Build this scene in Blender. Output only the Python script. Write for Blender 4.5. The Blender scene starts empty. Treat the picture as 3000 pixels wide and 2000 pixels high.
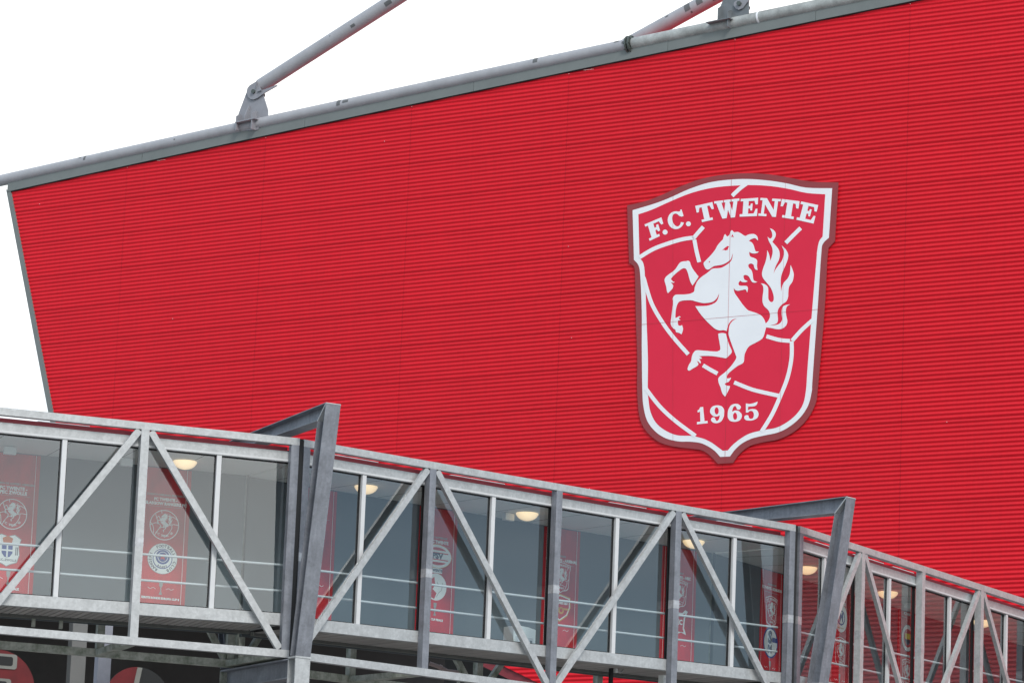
import bpy, bmesh, math, random
import numpy as np
from mathutils import Vector, Matrix

random.seed(7)
sc = bpy.context.scene
COL = sc.collection
# ------------------------------------------------------------------ camera
F, PITCH, ROLL = 12000.0, 0.1946, 0.0399          # focal length in pixels of a 3000 wide picture
CAM = Vector((0, 0, 1.65))
cp, sp, cr, sr = math.cos(PITCH), math.sin(PITCH), math.cos(ROLL), math.sin(ROLL)
r0, u0v, fw = Vector((1, 0, 0)), Vector((0, -sp, cp)), Vector((0, cp, sp))
RT = cr * r0 + sr * u0v
UP = -sr * r0 + cr * u0v
cam = bpy.data.objects.new('camera', bpy.data.cameras.new('camera'))
COL.objects.link(cam)
cam.matrix_world = Matrix([[RT[i], UP[i], -fw[i], CAM[i]] for i in range(3)] + [[0, 0, 0, 1]])
cam.data.sensor_width = 36
cam.data.lens = F / 3000 * 36
cam.data.clip_start = 0.5
cam.data.clip_end = 8000
sc.camera = cam

# ------------------------------------------------------------------ sky, sun, exposure
SUN = Vector((0.26, -0.74, 0.62)).normalized()
world = bpy.data.worlds.new('World')
sc.world = world
world.use_nodes = True
nt = world.node_tree
nt.nodes.clear()
N = nt.nodes.new
out = N('ShaderNodeOutputWorld')
bg = N('ShaderNodeBackground')
bg.inputs['Strength'].default_value = 0.10
sky = N('ShaderNodeTexSky')
sky.sky_type = 'NISHITA'
sky.sun_disc = False
sky.sun_elevation = math.asin(SUN.z)
sky.sun_rotation = math.atan2(SUN.x, SUN.y)
sky.dust_density = 2.0
tc = N('ShaderNodeTexCoord')
mp = N('ShaderNodeMapping')
mp.inputs['Scale'].default_value = (1.0, 1.0, 2.2)
mp.inputs['Location'].default_value = (12.458034, 14.835740, 15.903871)
nz = N('ShaderNodeTexNoise')
nz.inputs['Scale'].default_value = 1.15
nz.inputs['Detail'].default_value = 7
nz.inputs['Roughness'].default_value = 0.55
ramp = N('ShaderNodeValToRGB')
ramp.color_ramp.elements[0].position = 0.40
ramp.color_ramp.elements[0].color = (0.40, 0.40, 0.40, 1)
ramp.color_ramp.elements[1].position = 0.58
ramp.color_ramp.elements[1].color = (0.98, 0.98, 0.98, 1)
cl = N('ShaderNodeValToRGB')
cl.color_ramp.elements[0].position = 0.41
cl.color_ramp.elements[0].color = (3.9, 6.0, 8.2, 1)
cl.color_ramp.elements[1].position = 0.60
cl.color_ramp.elements[1].color = (12.4, 12.4, 12.1, 1)
mx = N('ShaderNodeMix')
mx.data_type = 'RGBA'
L = nt.links.new
L(tc.outputs['Generated'], mp.inputs['Vector'])
L(mp.outputs['Vector'], nz.inputs['Vector'])
L(nz.outputs['Fac'], ramp.inputs['Fac'])
L(nz.outputs['Fac'], cl.inputs['Fac'])
L(ramp.outputs['Color'], mx.inputs['Factor'])
L(sky.outputs['Color'], mx.inputs[6])
L(cl.outputs['Color'], mx.inputs[7])
L(mx.outputs[2], bg.inputs['Color'])
L(bg.outputs['Background'], out.inputs['Surface'])
sun = bpy.data.objects.new('sun', bpy.data.lights.new('sun', 'SUN'))
COL.objects.link(sun)
sun.data.energy = 1.5
sun.data.angle = math.radians(16)
sun.data.color = (1, 0.97, 0.93)
sun.rotation_euler = SUN.to_track_quat('Z', 'Y').to_euler()
sc.view_settings.view_transform = 'Standard'
sc.view_settings.look = 'None'
sc.view_settings.exposure = 0.30
sc.view_settings.gamma = 1.0

# ------------------------------------------------------------------ materials
def mat(name, col, rough=0.5, metal=0.0, spec=0.5, var=0.0, scale=3.0, bump=0.0, spangle=0.0, stretch=None, dark=None, objvar=0.0, streak=0.0):
    m = bpy.data.materials.new(name)
    m.use_nodes = True
    t = m.node_tree
    b = t.nodes['Principled BSDF']
    b.inputs['Base Color'].default_value = (*col, 1)
    b.inputs['Roughness'].default_value = rough
    b.inputs['Metallic'].default_value = metal
    b.inputs['Specular IOR Level'].default_value = spec
    n, l = t.nodes.new, t.links.new
    cur = None
    if var or spangle or bump or streak:
        tcn = n('ShaderNodeTexCoord')
        mpn = n('ShaderNodeMapping')
        if stretch: mpn.inputs['Scale'].default_value = stretch
        l(tcn.outputs['Object'], mpn.inputs['Vector'])
        no = n('ShaderNodeTexNoise')
        no.inputs['Scale'].default_value = scale
        no.inputs['Detail'].default_value = 6
        no.inputs['Roughness'].default_value = 0.65
        l(mpn.outputs['Vector'], no.inputs['Vector'])
        rp = n('ShaderNodeValToRGB')
        d = dark if dark else tuple(c * (1 - var) for c in col)
        rp.color_ramp.elements[0].position = 0.34
        rp.color_ramp.elements[0].color = (*d, 1)
        rp.color_ramp.elements[1].position = 0.64
        rp.color_ramp.elements[1].color = (*[min(1, c * (1 + var * .35)) for c in col], 1)
        l(no.outputs['Fac'], rp.inputs['Fac'])
        cur = rp.outputs['Color']
        if spangle:
            vo = n('ShaderNodeTexVoronoi')
            vo.inputs['Scale'].default_value = 26
            l(tcn.outputs['Object'], vo.inputs['Vector'])
            mr = n('ShaderNodeMapRange')
            mr.inputs['To Min'].default_value = 1 - spangle
            mr.inputs['To Max'].default_value = 1 + spangle * .5
            sx = n('ShaderNodeSeparateColor')
            l(vo.outputs['Color'], sx.inputs['Color'])
            l(sx.outputs[0], mr.inputs['Value'])
            mm = n('ShaderNodeMix'); mm.data_type = 'RGBA'; mm.blend_type = 'MULTIPLY'
            mm.inputs['Factor'].default_value = 1
            l(cur, mm.inputs[6]); l(mr.outputs['Result'], mm.inputs[7])
            cur = mm.outputs[2]
        if streak:
            ms = n('ShaderNodeMapping'); ms.inputs['Scale'].default_value = (7, 7, .5)
            l(tcn.outputs['Object'], ms.inputs['Vector'])
            ns = n('ShaderNodeTexNoise'); ns.inputs['Scale'].default_value = 2.2; ns.inputs['Detail'].default_value = 4
            l(ms.outputs['Vector'], ns.inputs['Vector'])
            mr2 = n('ShaderNodeMapRange'); mr2.inputs['From Min'].default_value = .35; mr2.inputs['From Max'].default_value = .7
            mr2.inputs['To Min'].default_value = 1 - streak; mr2.inputs['To Max'].default_value = 1.03
            l(ns.outputs['Fac'], mr2.inputs['Value'])
            m3 = n('ShaderNodeMix'); m3.data_type = 'RGBA'; m3.blend_type = 'MULTIPLY'; m3.inputs['Factor'].default_value = 1
            l(cur, m3.inputs[6]); l(mr2.outputs['Result'], m3.inputs[7])
            cur = m3.outputs[2]
        if bump:
            bp = n('ShaderNodeBump'); bp.inputs['Strength'].default_value = bump; bp.inputs['Distance'].default_value = .01
            l(no.outputs['Fac'], bp.inputs['Height']); l(bp.outputs['Normal'], b.inputs['Normal'])
    if objvar:
        oi = n('ShaderNodeObjectInfo')
        mr = n('ShaderNodeMapRange')
        mr.inputs['To Min'].default_value = 1 - objvar
        mr.inputs['To Max'].default_value = 1 + objvar
        l(oi.outputs['Random'], mr.inputs['Value'])
        mm = n('ShaderNodeMix'); mm.data_type = 'RGBA'; mm.blend_type = 'MULTIPLY'
        mm.inputs['Factor'].default_value = 1
        if cur is not None: l(cur, mm.inputs[6])
        else: mm.inputs[6].default_value = (*col, 1)
        l(mr.outputs['Result'], mm.inputs[7])
        cur = mm.outputs[2]
    if cur is not None: l(cur, b.inputs['Base Color'])
    return m

M = {}
M['red'] = mat('red_sheet_metal', (0.68, 0.0085, 0.0205), 0.43, spec=.3, var=.05, scale=.5, objvar=.02, streak=.03)
M['redcore'] = mat('dark_red_core', (0.10, 0.004, 0.008), 0.7)
M['redfascia'] = mat('faded_red_fascia', (0.34, 0.045, 0.06), 0.5, var=.1, scale=2)
M['rake'] = mat('dull_red_steel', (0.22, 0.03, 0.04), 0.6)
M['galv'] = mat('galvanised_steel', (0.495, 0.51, 0.515), 0.45, metal=.3, var=.15, scale=7, spangle=.08, bump=.05, streak=.05)
M['galvd'] = mat('weathered_zinc', (0.26, 0.275, 0.31), 0.45, metal=.2, var=.26, scale=2.2, spangle=.10, bump=.06, streak=.14)
M['galvm'] = mat('mossy_galvanised_steel', (0.42, 0.43, 0.39), 0.6, var=.45, scale=5, dark=(.17, .20, .15), streak=.12)
M['sleeve'] = mat('bare_zinc_sleeve', (0.50, 0.51, 0.53), 0.4, metal=.4, var=.3, scale=9)
M['alu'] = mat('pale_aluminium', (0.62, 0.63, 0.64), 0.4, var=.06, scale=4)
M['flash'] = mat('grey_flashing', (0.185, 0.205, 0.20), 0.5, var=.1, scale=.8)
M['paint'] = mat('blue_grey_paint', (0.40, 0.405, 0.43), 0.45, var=.12, scale=1.6, objvar=.02)
M['patch'] = mat('dark_repair_paint', (0.13, 0.135, 0.14), 0.55)
M['tubeg'] = mat('galvanised_tube', (0.42, 0.44, 0.43), 0.5, metal=.1, var=.3, scale=2.2, spangle=.08)
M['bracket'] = mat('bracket_paint', (0.29, 0.295, 0.325), 0.4, var=.1, scale=4)
M['bracketd'] = mat('dark_bracket_paint', (0.17, 0.19, 0.205), 0.45, var=.15, scale=4)
M['bolt'] = mat('bolt_steel', (0.11, 0.13, 0.12), 0.45, metal=.4)
M['black'] = mat('black_rubber', (0.012, 0.013, 0.014), 0.7)
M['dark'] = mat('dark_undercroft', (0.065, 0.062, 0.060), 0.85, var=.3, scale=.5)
M['wallin'] = mat('inner_wall_paint', (0.115, 0.135, 0.145), 0.8, var=.05, scale=.7)
M['ceil'] = mat('ceiling_paint', (0.78, 0.78, 0.73), 0.8)
M['floor'] = mat('vinyl_floor', (0.32, 0.32, 0.32), 0.6)
M['plank'] = mat('grey_soffit_board', (0.36, 0.34, 0.325), 0.6, var=.15, scale=3, objvar=.16)
M['edge'] = mat('dark_grey_channel', (0.13, 0.135, 0.125), 0.6, var=.2, scale=3)
M['roofing'] = mat('roof_membrane', (0.16, 0.16, 0.17), 0.8)
M['white'] = mat('white_enamel', (0.86, 0.88, 0.91), 0.5, var=.03, scale=.8)
M['maroon'] = mat('maroon_enamel', (0.31, 0.045, 0.052), 0.5, var=.09, scale=.35)
M['crestred'] = mat('crest_red_enamel', (0.74, 0.028, 0.068), 0.55, spec=.2, var=.06, scale=.3)
M['seam'] = mat('seam_grey', (0.52, 0.53, 0.55), 0.6)
M['seamred'] = mat('seam_red', (0.50, 0.04, 0.065), 0.6)
M['bred'] = mat('banner_red', (0.66, 0.012, 0.022), 0.7, var=.5, scale=1.1, stretch=(1, 1, .45))
M['bwhite'] = mat('banner_white', (0.85, 0.85, 0.82), 0.7)
M['bblue'] = mat('banner_blue', (0.02, 0.06, 0.28), 0.7)
M['bnavy'] = mat('banner_navy', (0.03, 0.04, 0.08), 0.7)
M['bgold'] = mat('banner_gold', (0.65, 0.36, 0.05), 0.6)
M['byellow'] = mat('banner_yellow', (0.75, 0.55, 0.03), 0.6)
M['borange'] = mat('banner_orange', (0.60, 0.13, 0.03), 0.6)
M['bgrey'] = mat('banner_grey', (0.35, 0.35, 0.33), 0.6)
M['bclear'] = mat('banner_bright_red', (0.55, 0.015, 0.025), 0.7)
M['signred'] = mat('sign_red', (0.15, 0.006, 0.010), 0.5, var=.3, scale=2)
M['signgrey'] = mat('sign_grey', (0.22, 0.22, 0.20), 0.6, var=.15, scale=4)
M['column'] = mat('pale_blue_column', (0.40, 0.41, 0.47), 0.5, var=.12, scale=3)
M['cab'] = mat('white_cabinet_paint', (0.78, 0.80, 0.78), 0.5)
M['pipe'] = mat('pink_grey_pipe', (0.36, 0.27, 0.26), 0.5)
M['ground'] = mat('light_paving', (0.30, 0.295, 0.285), 0.9, var=.25, scale=.6, bump=.2)
M['conc'] = mat('concrete', (0.17, 0.17, 0.165), 0.85, var=.2, scale=.8)

def glass_mat():
    m = bpy.data.materials.new('window_glass')
    m.use_nodes = True
    t = m.node_tree
    t.nodes.clear()
    n, l = t.nodes.new, t.links.new
    o = n('ShaderNodeOutputMaterial')
    tr = n('ShaderNodeBsdfTransparent'); tr.inputs['Color'].default_value = (0.91, 0.945, 0.95, 1)
    gl = n('ShaderNodeBsdfGlossy'); gl.inputs['Roughness'].default_value = 0.012
    gl.inputs['Color'].default_value = (0.93, 0.97, 1, 1)
    fr = n('ShaderNodeFresnel'); fr.inputs['IOR'].default_value = 2.15
    mxx = n('ShaderNodeMixShader')
    ge = n('ShaderNodeNewGeometry')
    mu = n('ShaderNodeMath'); mu.operation = 'SUBTRACT'; mu.use_clamp = True      # the pane's mirror sits on its outer face
    l(fr.outputs['Fac'], mu.inputs[0]); l(ge.outputs['Backfacing'], mu.inputs[1])
    l(mu.outputs['Value'], mxx.inputs['Fac'])
    l(tr.outputs['BSDF'], mxx.inputs[1]); l(gl.outputs['BSDF'], mxx.inputs[2])
    l(mxx.outputs['Shader'], o.inputs['Surface'])
    return m
M['glass'] = glass_mat()

def emit_mat(name, col, st):
    m = bpy.data.materials.new(name)
    m.use_nodes = True
    b = m.node_tree.nodes['Principled BSDF']
    b.inputs['Base Color'].default_value = (0.8, 0.75, 0.6, 1)
    b.inputs['Emission Color'].default_value = (*col, 1)
    b.inputs['Emission Strength'].default_value = st
    n, l = m.node_tree.nodes.new, m.node_tree.links.new
    # frosted bowl: brighter where one looks straight through it, near the bulb
    lw = n('ShaderNodeLayerWeight'); lw.inputs['Blend'].default_value = .35
    mr = n('ShaderNodeMapRange'); mr.inputs['To Min'].default_value = st; mr.inputs['To Max'].default_value = st * .35
    l(lw.outputs['Facing'], mr.inputs['Value']); l(mr.outputs['Result'], b.inputs['Emission Strength'])
    return m
M['lamp'] = emit_mat('lit_frosted_bowl', (1.0, 0.69, 0.38), 1.0)

# ------------------------------------------------------------------ object helpers
def tag(o, label=None, cat=None, group=None, kind=None):
    if label: o['label'] = label
    if cat: o['category'] = cat
    if group: o['group'] = group
    if kind: o['kind'] = kind
    return o

def empty(name, loc, label=None, cat=None, group=None, kind=None):
    o = bpy.data.objects.new(name, None)
    o.empty_display_size = .3
    o.location = loc
    COL.objects.link(o)
    return tag(o, label, cat, group, kind)

def build(name, verts, faces, m, parent=None, smooth=False):
    """one mesh object; vertices are world coordinates, stored relative to the parent's base"""
    root = parent
    off = Vector((0, 0, 0))
    while root is not None:
        off += Vector(root.location); root = root.parent
    vs = [Vector(v) - off for v in verts]
    c = sum(vs, Vector((0, 0, 0))) / len(vs)
    me = bpy.data.meshes.new(name)
    me.from_pydata([v - c for v in vs], [], faces)
    bm = bmesh.new(); bm.from_mesh(me)
    bmesh.ops.recalc_face_normals(bm, faces=bm.faces)
    bm.to_mesh(me); bm.free()
    if smooth:
        for p in me.polygons: p.use_smooth = True
    me.materials.append(m)
    o = bpy.data.objects.new(name, me)
    COL.objects.link(o)
    o.location = c
    if parent is not None: o.parent = parent
    return o

BOXF = [(0, 1, 3, 2), (4, 6, 7, 5), (0, 2, 6, 4), (1, 5, 7, 3), (0, 4, 5, 1), (2, 3, 7, 6)]
def boxv(fn, a, b):
    return [fn(x, y, z) for x in (a[0], b[0]) for y in (a[1], b[1]) for z in (a[2], b[2])]

class MB:
    def __init__(s): s.v, s.f = [], []
    def add(s, v, f):
        k = len(s.v); s.v += [Vector(p) for p in v]; s.f += [tuple(i + k for i in q) for q in f]; return s
    def box(s, fn, a, b): return s.add(boxv(fn, a, b), BOXF)
    def prism(s, A, B):
        n = len(A)
        return s.add(list(A) + list(B), [tuple(range(n)), tuple(range(2 * n - 1, n - 1, -1))] + [(i, (i + 1) % n, n + (i + 1) % n, n + i) for i in range(n)])
    def tube(s, pts, r, seg=12, cap=True):
        pts = [Vector(p) for p in pts]
        rings = []
        for i, p in enumerate(pts):
            d = (pts[min(i + 1, len(pts) - 1)] - pts[max(i - 1, 0)]).normalized()
            a = d.cross(Vector((0, 0, 1)))
            if a.length < 1e-3: a = Vector((1, 0, 0))
            a.normalize(); b = a.cross(d).normalized()
            rr = r[i] if isinstance(r, (list, tuple)) else r
            rings.append([p + rr * (math.cos(2 * math.pi * k / seg) * a + math.sin(2 * math.pi * k / seg) * b) for k in range(seg)])
        v = [q for g in rings for q in g]
        f = []
        for i in range(len(pts) - 1):
            for k in range(seg):
                f.append((i * seg + k, i * seg + (k + 1) % seg, (i + 1) * seg + (k + 1) % seg, (i + 1) * seg + k))
        if cap:
            f.append(tuple(range(seg))[::-1]); f.append(tuple((len(pts) - 1) * seg + k for k in range(seg)))
        return s.add(v, f)
    def build(s, name, m, parent=None, smooth=False): return build(name, s.v, s.f, m, parent, smooth)

def autosmooth(o, ang=40):
    me = o.data
    for p in me.polygons: p.use_smooth = True
    try: me.set_sharp_from_angle(angle=math.radians(ang))
    except Exception: pass
    return o

def ray(x, y):
    R, U = (x - 1500) / F, -(y - 1000) / F
    return fw + R * RT + U * UP

def catmull(pts, n=5):
    """closed outline; a third item 'c' marks a sharp corner"""
    out = []
    P = [Vector((p[0], p[1])) for p in pts]
    S = [len(p) > 2 for p in pts]
    k = len(P)
    for i in range(k):
        p1, p2 = P[i], P[(i + 1) % k]
        p0 = P[i - 1] if not S[i] else p1 * 1.0
        p3 = P[(i + 2) % k] if not S[(i + 1) % k] else p2 * 1.0
        for j in range(n):
            t = j / n
            m1, m2 = (p2 - p0) * .5, (p3 - p1) * .5
            h = (2 * t**3 - 3 * t**2 + 1) * p1 + (t**3 - 2 * t**2 + t) * m1 + (-2 * t**3 + 3 * t**2) * p2 + (t**3 - t**2) * m2
            out.append((h.x, h.y))
    return out

def strip2d(pts, w, n=6):
    """ribbon outline round a centre line"""
    P = [Vector((p[0], p[1])) for p in pts]
    q = []
    for i in range(len(P) - 1):
        p0, p1, p2, p3 = P[max(i - 1, 0)], P[i], P[i + 1], P[min(i + 2, len(P) - 1)]
        for j in range(n):
            t = j / n
            q.append(.5 * ((2 * p1) + (p2 - p0) * t + (2 * p0 - 5 * p1 + 4 * p2 - p3) * t * t + (3 * p1 - p0 - 3 * p2 + p3) * t**3))
    q.append(P[-1])
    Lf, Rt = [], []
    for i, p in enumerate(q):
        d = (q[min(i + 1, len(q) - 1)] - q[max(i - 1, 0)]).normalized()
        nn = Vector((-d.y, d.x)) * w / 2
        Lf.append(tuple(p + nn)); Rt.append(tuple(p - nn))
    return Lf + Rt[::-1]

# ------------------------------------------------------------------ ground
g = 1500
gr = build('ground', [(-g, -g, 0), (g, -g, 0), (g, g, 0), (-g, g, 0)], [(0, 1, 2, 3)], M['ground'])
tag(gr, kind='structure')

# ------------------------------------------------------------------ the stand's red gable wall: a slightly bowed vertical sheet, coordinates (s along, z up, d out)
DA = 131.0
AZ, CURV = 0.5843, 0.0809 / DA
HV = Vector((math.cos(AZ), -math.sin(AZ), 0))
NV = Vector((-math.sin(AZ), -math.cos(AZ), 0))
def WP(s, z, d=0.0):
    return Vector((0, DA, 0)) + s * HV + (d - CURV * s * s) * NV + Vector((0, 0, z))
def wpx(x, y, d=0.0):
    r = ray(x, y)
    s = 0.0
    for _ in range(6):
        bx, by = (d - CURV * s * s) * NV.x, DA + (d - CURV * s * s) * NV.y
        A = np.array([[r.x, -HV.x], [r.y, -HV.y]])
        t, s = np.linalg.solve(A, np.array([bx, by]))
    return (float(s), float(CAM.z + t * r.z))

RIBS = 9
ROW = 0.0095 * DA * 1.0
PIT = ROW / RIBS
z_seam0 = wpx(1200, 481.4)[1]
TL = wpx(32.5, 561)
BL = wpx(172, 1290)
TR = wpx(2700, 0)
RK0 = wpx(240, 1345)
RK1 = wpx(1500, 1962)
slope_top = (TR[1] - TL[1]) / (TR[0] - TL[0])
S_END = 62.0
def top_z(s): return TL[1] + slope_top * (s - TL[0])
def rake_z(s): return max(0.0, RK0[1] + (RK1[1] - RK0[1]) / (RK1[0] - RK0[0]) * (s - RK0[0]))

stand = empty('stadium_stand', WP(0, 0), 'large red corrugated metal stadium wall with sloping top edge behind the glazed gallery', 'building')

def clip2(bm, a, b, keep):
    """cut in flat (s,z) space along the line a-b, keeping the side of point keep"""
    n = Vector((-(b[1] - a[1]), b[0] - a[0], 0))
    if n.dot(Vector((keep[0] - a[0], keep[1] - a[1], 0))) < 0: n = -n
    bmesh.ops.bisect_plane(bm, geom=bm.verts[:] + bm.edges[:] + bm.faces[:], plane_co=(a[0], a[1], 0), plane_no=n, clear_inner=True, clear_outer=False)

# vertical joints as seen in the photograph, then regular sheets beyond the frame
js = [wpx(778, 420)[0], wpx(1205, 350)[0], wpx(2152, 160)[0], wpx(2660, 330)[0]]
w1 = js[1] - js[0]
w2 = (js[2] - js[1]) / 2
cols = [js[0] - 2 * w1, js[0] - w1, js[0], js[1], js[1] + w2, js[2], js[3], js[3] + w1, js[3] + 2 * w1]
while cols[-1] < S_END: cols.append(cols[-1] + 9.0)
cols[-1] = S_END
zmin, zmax = 6.0, top_z(S_END) + .5
keepc = (js[1], z_seam0 - 3)
i_lo = -3
rowz = []
k = 0
while z_seam0 + (k) * ROW < zmax: k += 1
ktop = k
k = 0
while z_seam0 + k * ROW > 2.5: k -= 1
kbot = k
prof = [(i / 10, -math.cos(2 * math.pi * i / 10)) for i in range(10)]
npan = 0
for k in range(kbot, ktop):
    za, zb = z_seam0 + k * ROW, z_seam0 + (k + 1) * ROW
    for ci in range(len(cols) - 1):
        sa, sb = cols[ci] + .003, cols[ci + 1] - .003
        if za > top_z(sb) or zb < min(rake_z(sa), rake_z(sb)) or sb < min(BL[0], TL[0]) - 0.5: continue
        if ci > 8 and zb < 9: continue
        zz, dd = [], []
        for r in range(RIBS):
            for (fz, fd) in prof:
                a = fd * .0145
                zz.append(za + (r + fz) * PIT); dd.append(a)
        zz.append(zb - .004); dd.append(-.011)
        zz[0] = za + .001; dd[0] = -.0165
        bm = bmesh.new()
        row0 = [bm.verts.new((sa, q, e)) for q, e in zip(zz, dd)]
        row1 = [bm.verts.new((sb, q, e)) for q, e in zip(zz, dd)]
        for i in range(len(zz) - 1): bm.faces.new((row0[i], row1[i], row1[i + 1], row0[i + 1]))
        clip2(bm, TL, TR, keepc)
        clip2(bm, TL, BL, keepc)
        clip2(bm, RK0, RK1, keepc)
        if len(bm.faces) == 0: bm.free(); continue
        bm.verts.ensure_lookup_table(); bm.verts.index_update()
        j = random.uniform(-.0015, .0015)
        vs = [WP(v.co.x, v.co.y, v.co.z + j) for v in bm.verts]
        fs = [tuple(v.index for v in f.verts) for f in bm.faces]
        bm.free()
        o = build('cladding_panel', vs, fs, M['red'], stand)
        autosmooth(o, 50)
        npan += 1
print('cladding panels', npan)
# a scatter of pale screw heads that lost their caps
rs = random.Random(11)
for i in range(30):
    k_ = rs.randrange(kbot + 4, ktop - 1)
    r_ = rs.randrange(RIBS)
    s_, z_ = rs.uniform(TL[0] + 1, 16), z_seam0 + k_ * ROW + (r_ + .5) * PIT
    if z_ > top_z(s_) - .3 or z_ < rake_z(s_) + .3: continue
    MB().box(WP, (s_ - .009, z_ - .009, .010), (s_ + .009, z_ + .009, .020)).build('screw_cap', M['white'], stand)
# core behind the sheets, clipped to the same outline, and the red roof deck behind the parapet
TE, BE = (S_END, top_z(S_END)), (S_END, rake_z(S_END))
outl = [TL, TE, (S_END, 3.0), (RK1[0] + (RK1[1] - 3.0) / ((RK0[1] - RK1[1]) / (RK1[0] - RK0[0])), 3.0), RK0, BL]
def dens(pl, step=6.0):
    o = []
    for i in range(len(pl)):
        a, b = pl[i], pl[(i + 1) % len(pl)]
        n = max(1, int(math.hypot(b[0] - a[0], b[1] - a[1]) / step))
        for j in range(n): o.append((a[0] + (b[0] - a[0]) * j / n, a[1] + (b[1] - a[1]) * j / n))
    return o
oc = [(s + (.06 if i == 0 else 0), z) for i, (s, z) in enumerate(dens(outl))]
MB().prism([WP(s, z - .05, -.06) for s, z in oc], [WP(s, z - .05, -.36) for s, z in oc]).build('wall_core', M['redcore'], stand)
rd = [WP(TL[0] + (S_END - TL[0]) * i / 10, top_z(TL[0] + (S_END - TL[0]) * i / 10) - .15, -.40) for i in range(11)]
rb = [p - 16 * NV - Vector((0, 0, 1.2)) for p in rd]
MB().add(rd + rb, [(i, i + 1, 12 + i, 11 + i) for i in range(10)]).build('roof_deck', M['red'], stand)
# grey flashing along the sloping top, in sheets with a joint between them
fl_end = [TL[0] - .12] + [wpx(x, 300)[0] for x in (430, 900, 1390, 1955, 2387)] + [20.5, 26, 32, S_END]
FH = .335
for a, b in zip(fl_end[:-1], fl_end[1:]):
    mb = MB()
    n = max(1, int((b - a) / 3))
    for i in range(n):
        s0, s1 = a + (b - a) * i / n, a + (b - a) * (i + 1) / n - (.012 if i == n - 1 else 0)
        v = []
        for s in (s0, s1):
            for d, h in ((.075, 0.0), (.075, FH), (-.30, FH), (-.02, 0.0)): v.append(WP(s, top_z(s) + h, d))
        mb.add(v, [(0, 1, 5, 4), (1, 2, 6, 5), (0, 4, 7, 3), (0, 3, 2, 1), (4, 5, 6, 7)])
    mb.build('parapet_flashing', M['flash'], stand)
mb = MB()
for i in range(30):
    s0, s1 = TL[0] + (S_END - TL[0]) * i / 30, TL[0] + (S_END - TL[0]) * (i + 1) / 30
    v = [WP(s, top_z(s) + h, d) for s in (s0, s1) for d, h in ((.045, -.028), (.045, -.002), (-.05, -.002), (-.05, -.028))]
    mb.add(v, [(0, 1, 5, 4), (1, 2, 6, 5), (0, 4, 7, 3), (2, 3, 7, 6)])
mb.build('drip_gasket', M['black'], stand)
# slanted end trim in two lengths
ax, bx_ = wpx(20.5, 556), wpx(160, 1292)
ix, jx = wpx(33.5, 560), wpx(174, 1292)
for q0, q1 in ((0, .50), (.5004, 1)):
    A = [(ax[0] + (bx_[0] - ax[0]) * q, ax[1] + (bx_[1] - ax[1]) * q) for q in (q0, q1)]
    B = [(ix[0] + (jx[0] - ix[0]) * q, ix[1] + (jx[1] - ix[1]) * q) for q in (q0, q1)]
    mb = MB()
    pl = [A[0], A[1], B[1], B[0]]
    mb.prism([WP(s, z, .055) for s, z in pl], [WP(s, z, -.35) for s, z in pl])
    mb.build('end_trim', M['flash'], stand)
# raking soffit beam along the underside of the wall
dz = (RK1[1] - RK0[1]) / (RK1[0] - RK0[0])
e0, e1 = RK0, (RK1[0] + 12, RK1[1] + 12 * dz)
pl = [e0, e1, (e1[0], e1[1] - .34), (e0[0], e0[1] - .34)]
MB().prism([WP(s, z, .06) for s, z in pl], [WP(s, z, -.5) for s, z in pl]).build('raking_beam', M['rake'], stand)
pl = [(e0[0], e0[1] - .1), (e1[0], e1[1] - .1)]
v = [WP(s, z, -.5) for s, z in pl] + [WP(s, z + 0.2, -11) for s, z in pl]
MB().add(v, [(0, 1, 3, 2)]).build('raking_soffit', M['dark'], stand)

# dark wall closing the space under the stand, in cast panels
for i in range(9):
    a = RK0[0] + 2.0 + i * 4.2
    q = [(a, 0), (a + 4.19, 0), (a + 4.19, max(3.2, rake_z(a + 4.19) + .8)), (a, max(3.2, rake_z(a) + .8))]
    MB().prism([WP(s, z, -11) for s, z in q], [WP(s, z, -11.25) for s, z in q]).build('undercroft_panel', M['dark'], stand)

# ridge tube on the parapet: painted length, then a bolted coupling and a galvanised length
def ridge(s, up=.55): return WP(s, top_z(s) + up, -.02)
TUBR = .205
ctr = wpx(1846, 118)[0]
s_l = TL[0] - 1.6
autosmooth(MB().tube([ridge(s_l + (ctr - .12 - s_l) * i / 8, .50) for i in range(9)], TUBR, 20).build('ridge_tube', M['paint'], stand))
autosmooth(MB().tube([ridge(ctr + .12 + (S_END - ctr) * i / 10, .50) for i in range(11)], TUBR, 20).build('ridge_tube', M['tubeg'], stand))
dirr = (ridge(ctr + 1, .5) - ridge(ctr, .5)).normalized()
cc = ridge(ctr, .5)
for q in (-.075, .035):
    cf = autosmooth(MB().tube([cc + dirr * q, cc + dirr * (q + .05)], .30, 20).build('coupling_flange', M['bolt'], stand))
for q in range(8):
    a = 2 * math.pi * q / 8
    rv = NV * math.cos(a) + (dirr.cross(NV)).normalized() * math.sin(a)
    c = cc + rv * .25
    MB().tube([c - dirr * .13, c + dirr * .13], .022, 6).build('coupling_bolt', M['bolt'], stand)
wd = ridge(wpx(2225, 55)[0], .5)
autosmooth(MB().tube([wd - dirr * .03, wd + dirr * .03], TUBR + .008, 20).build('weld_band', M['white'], stand))
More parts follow.
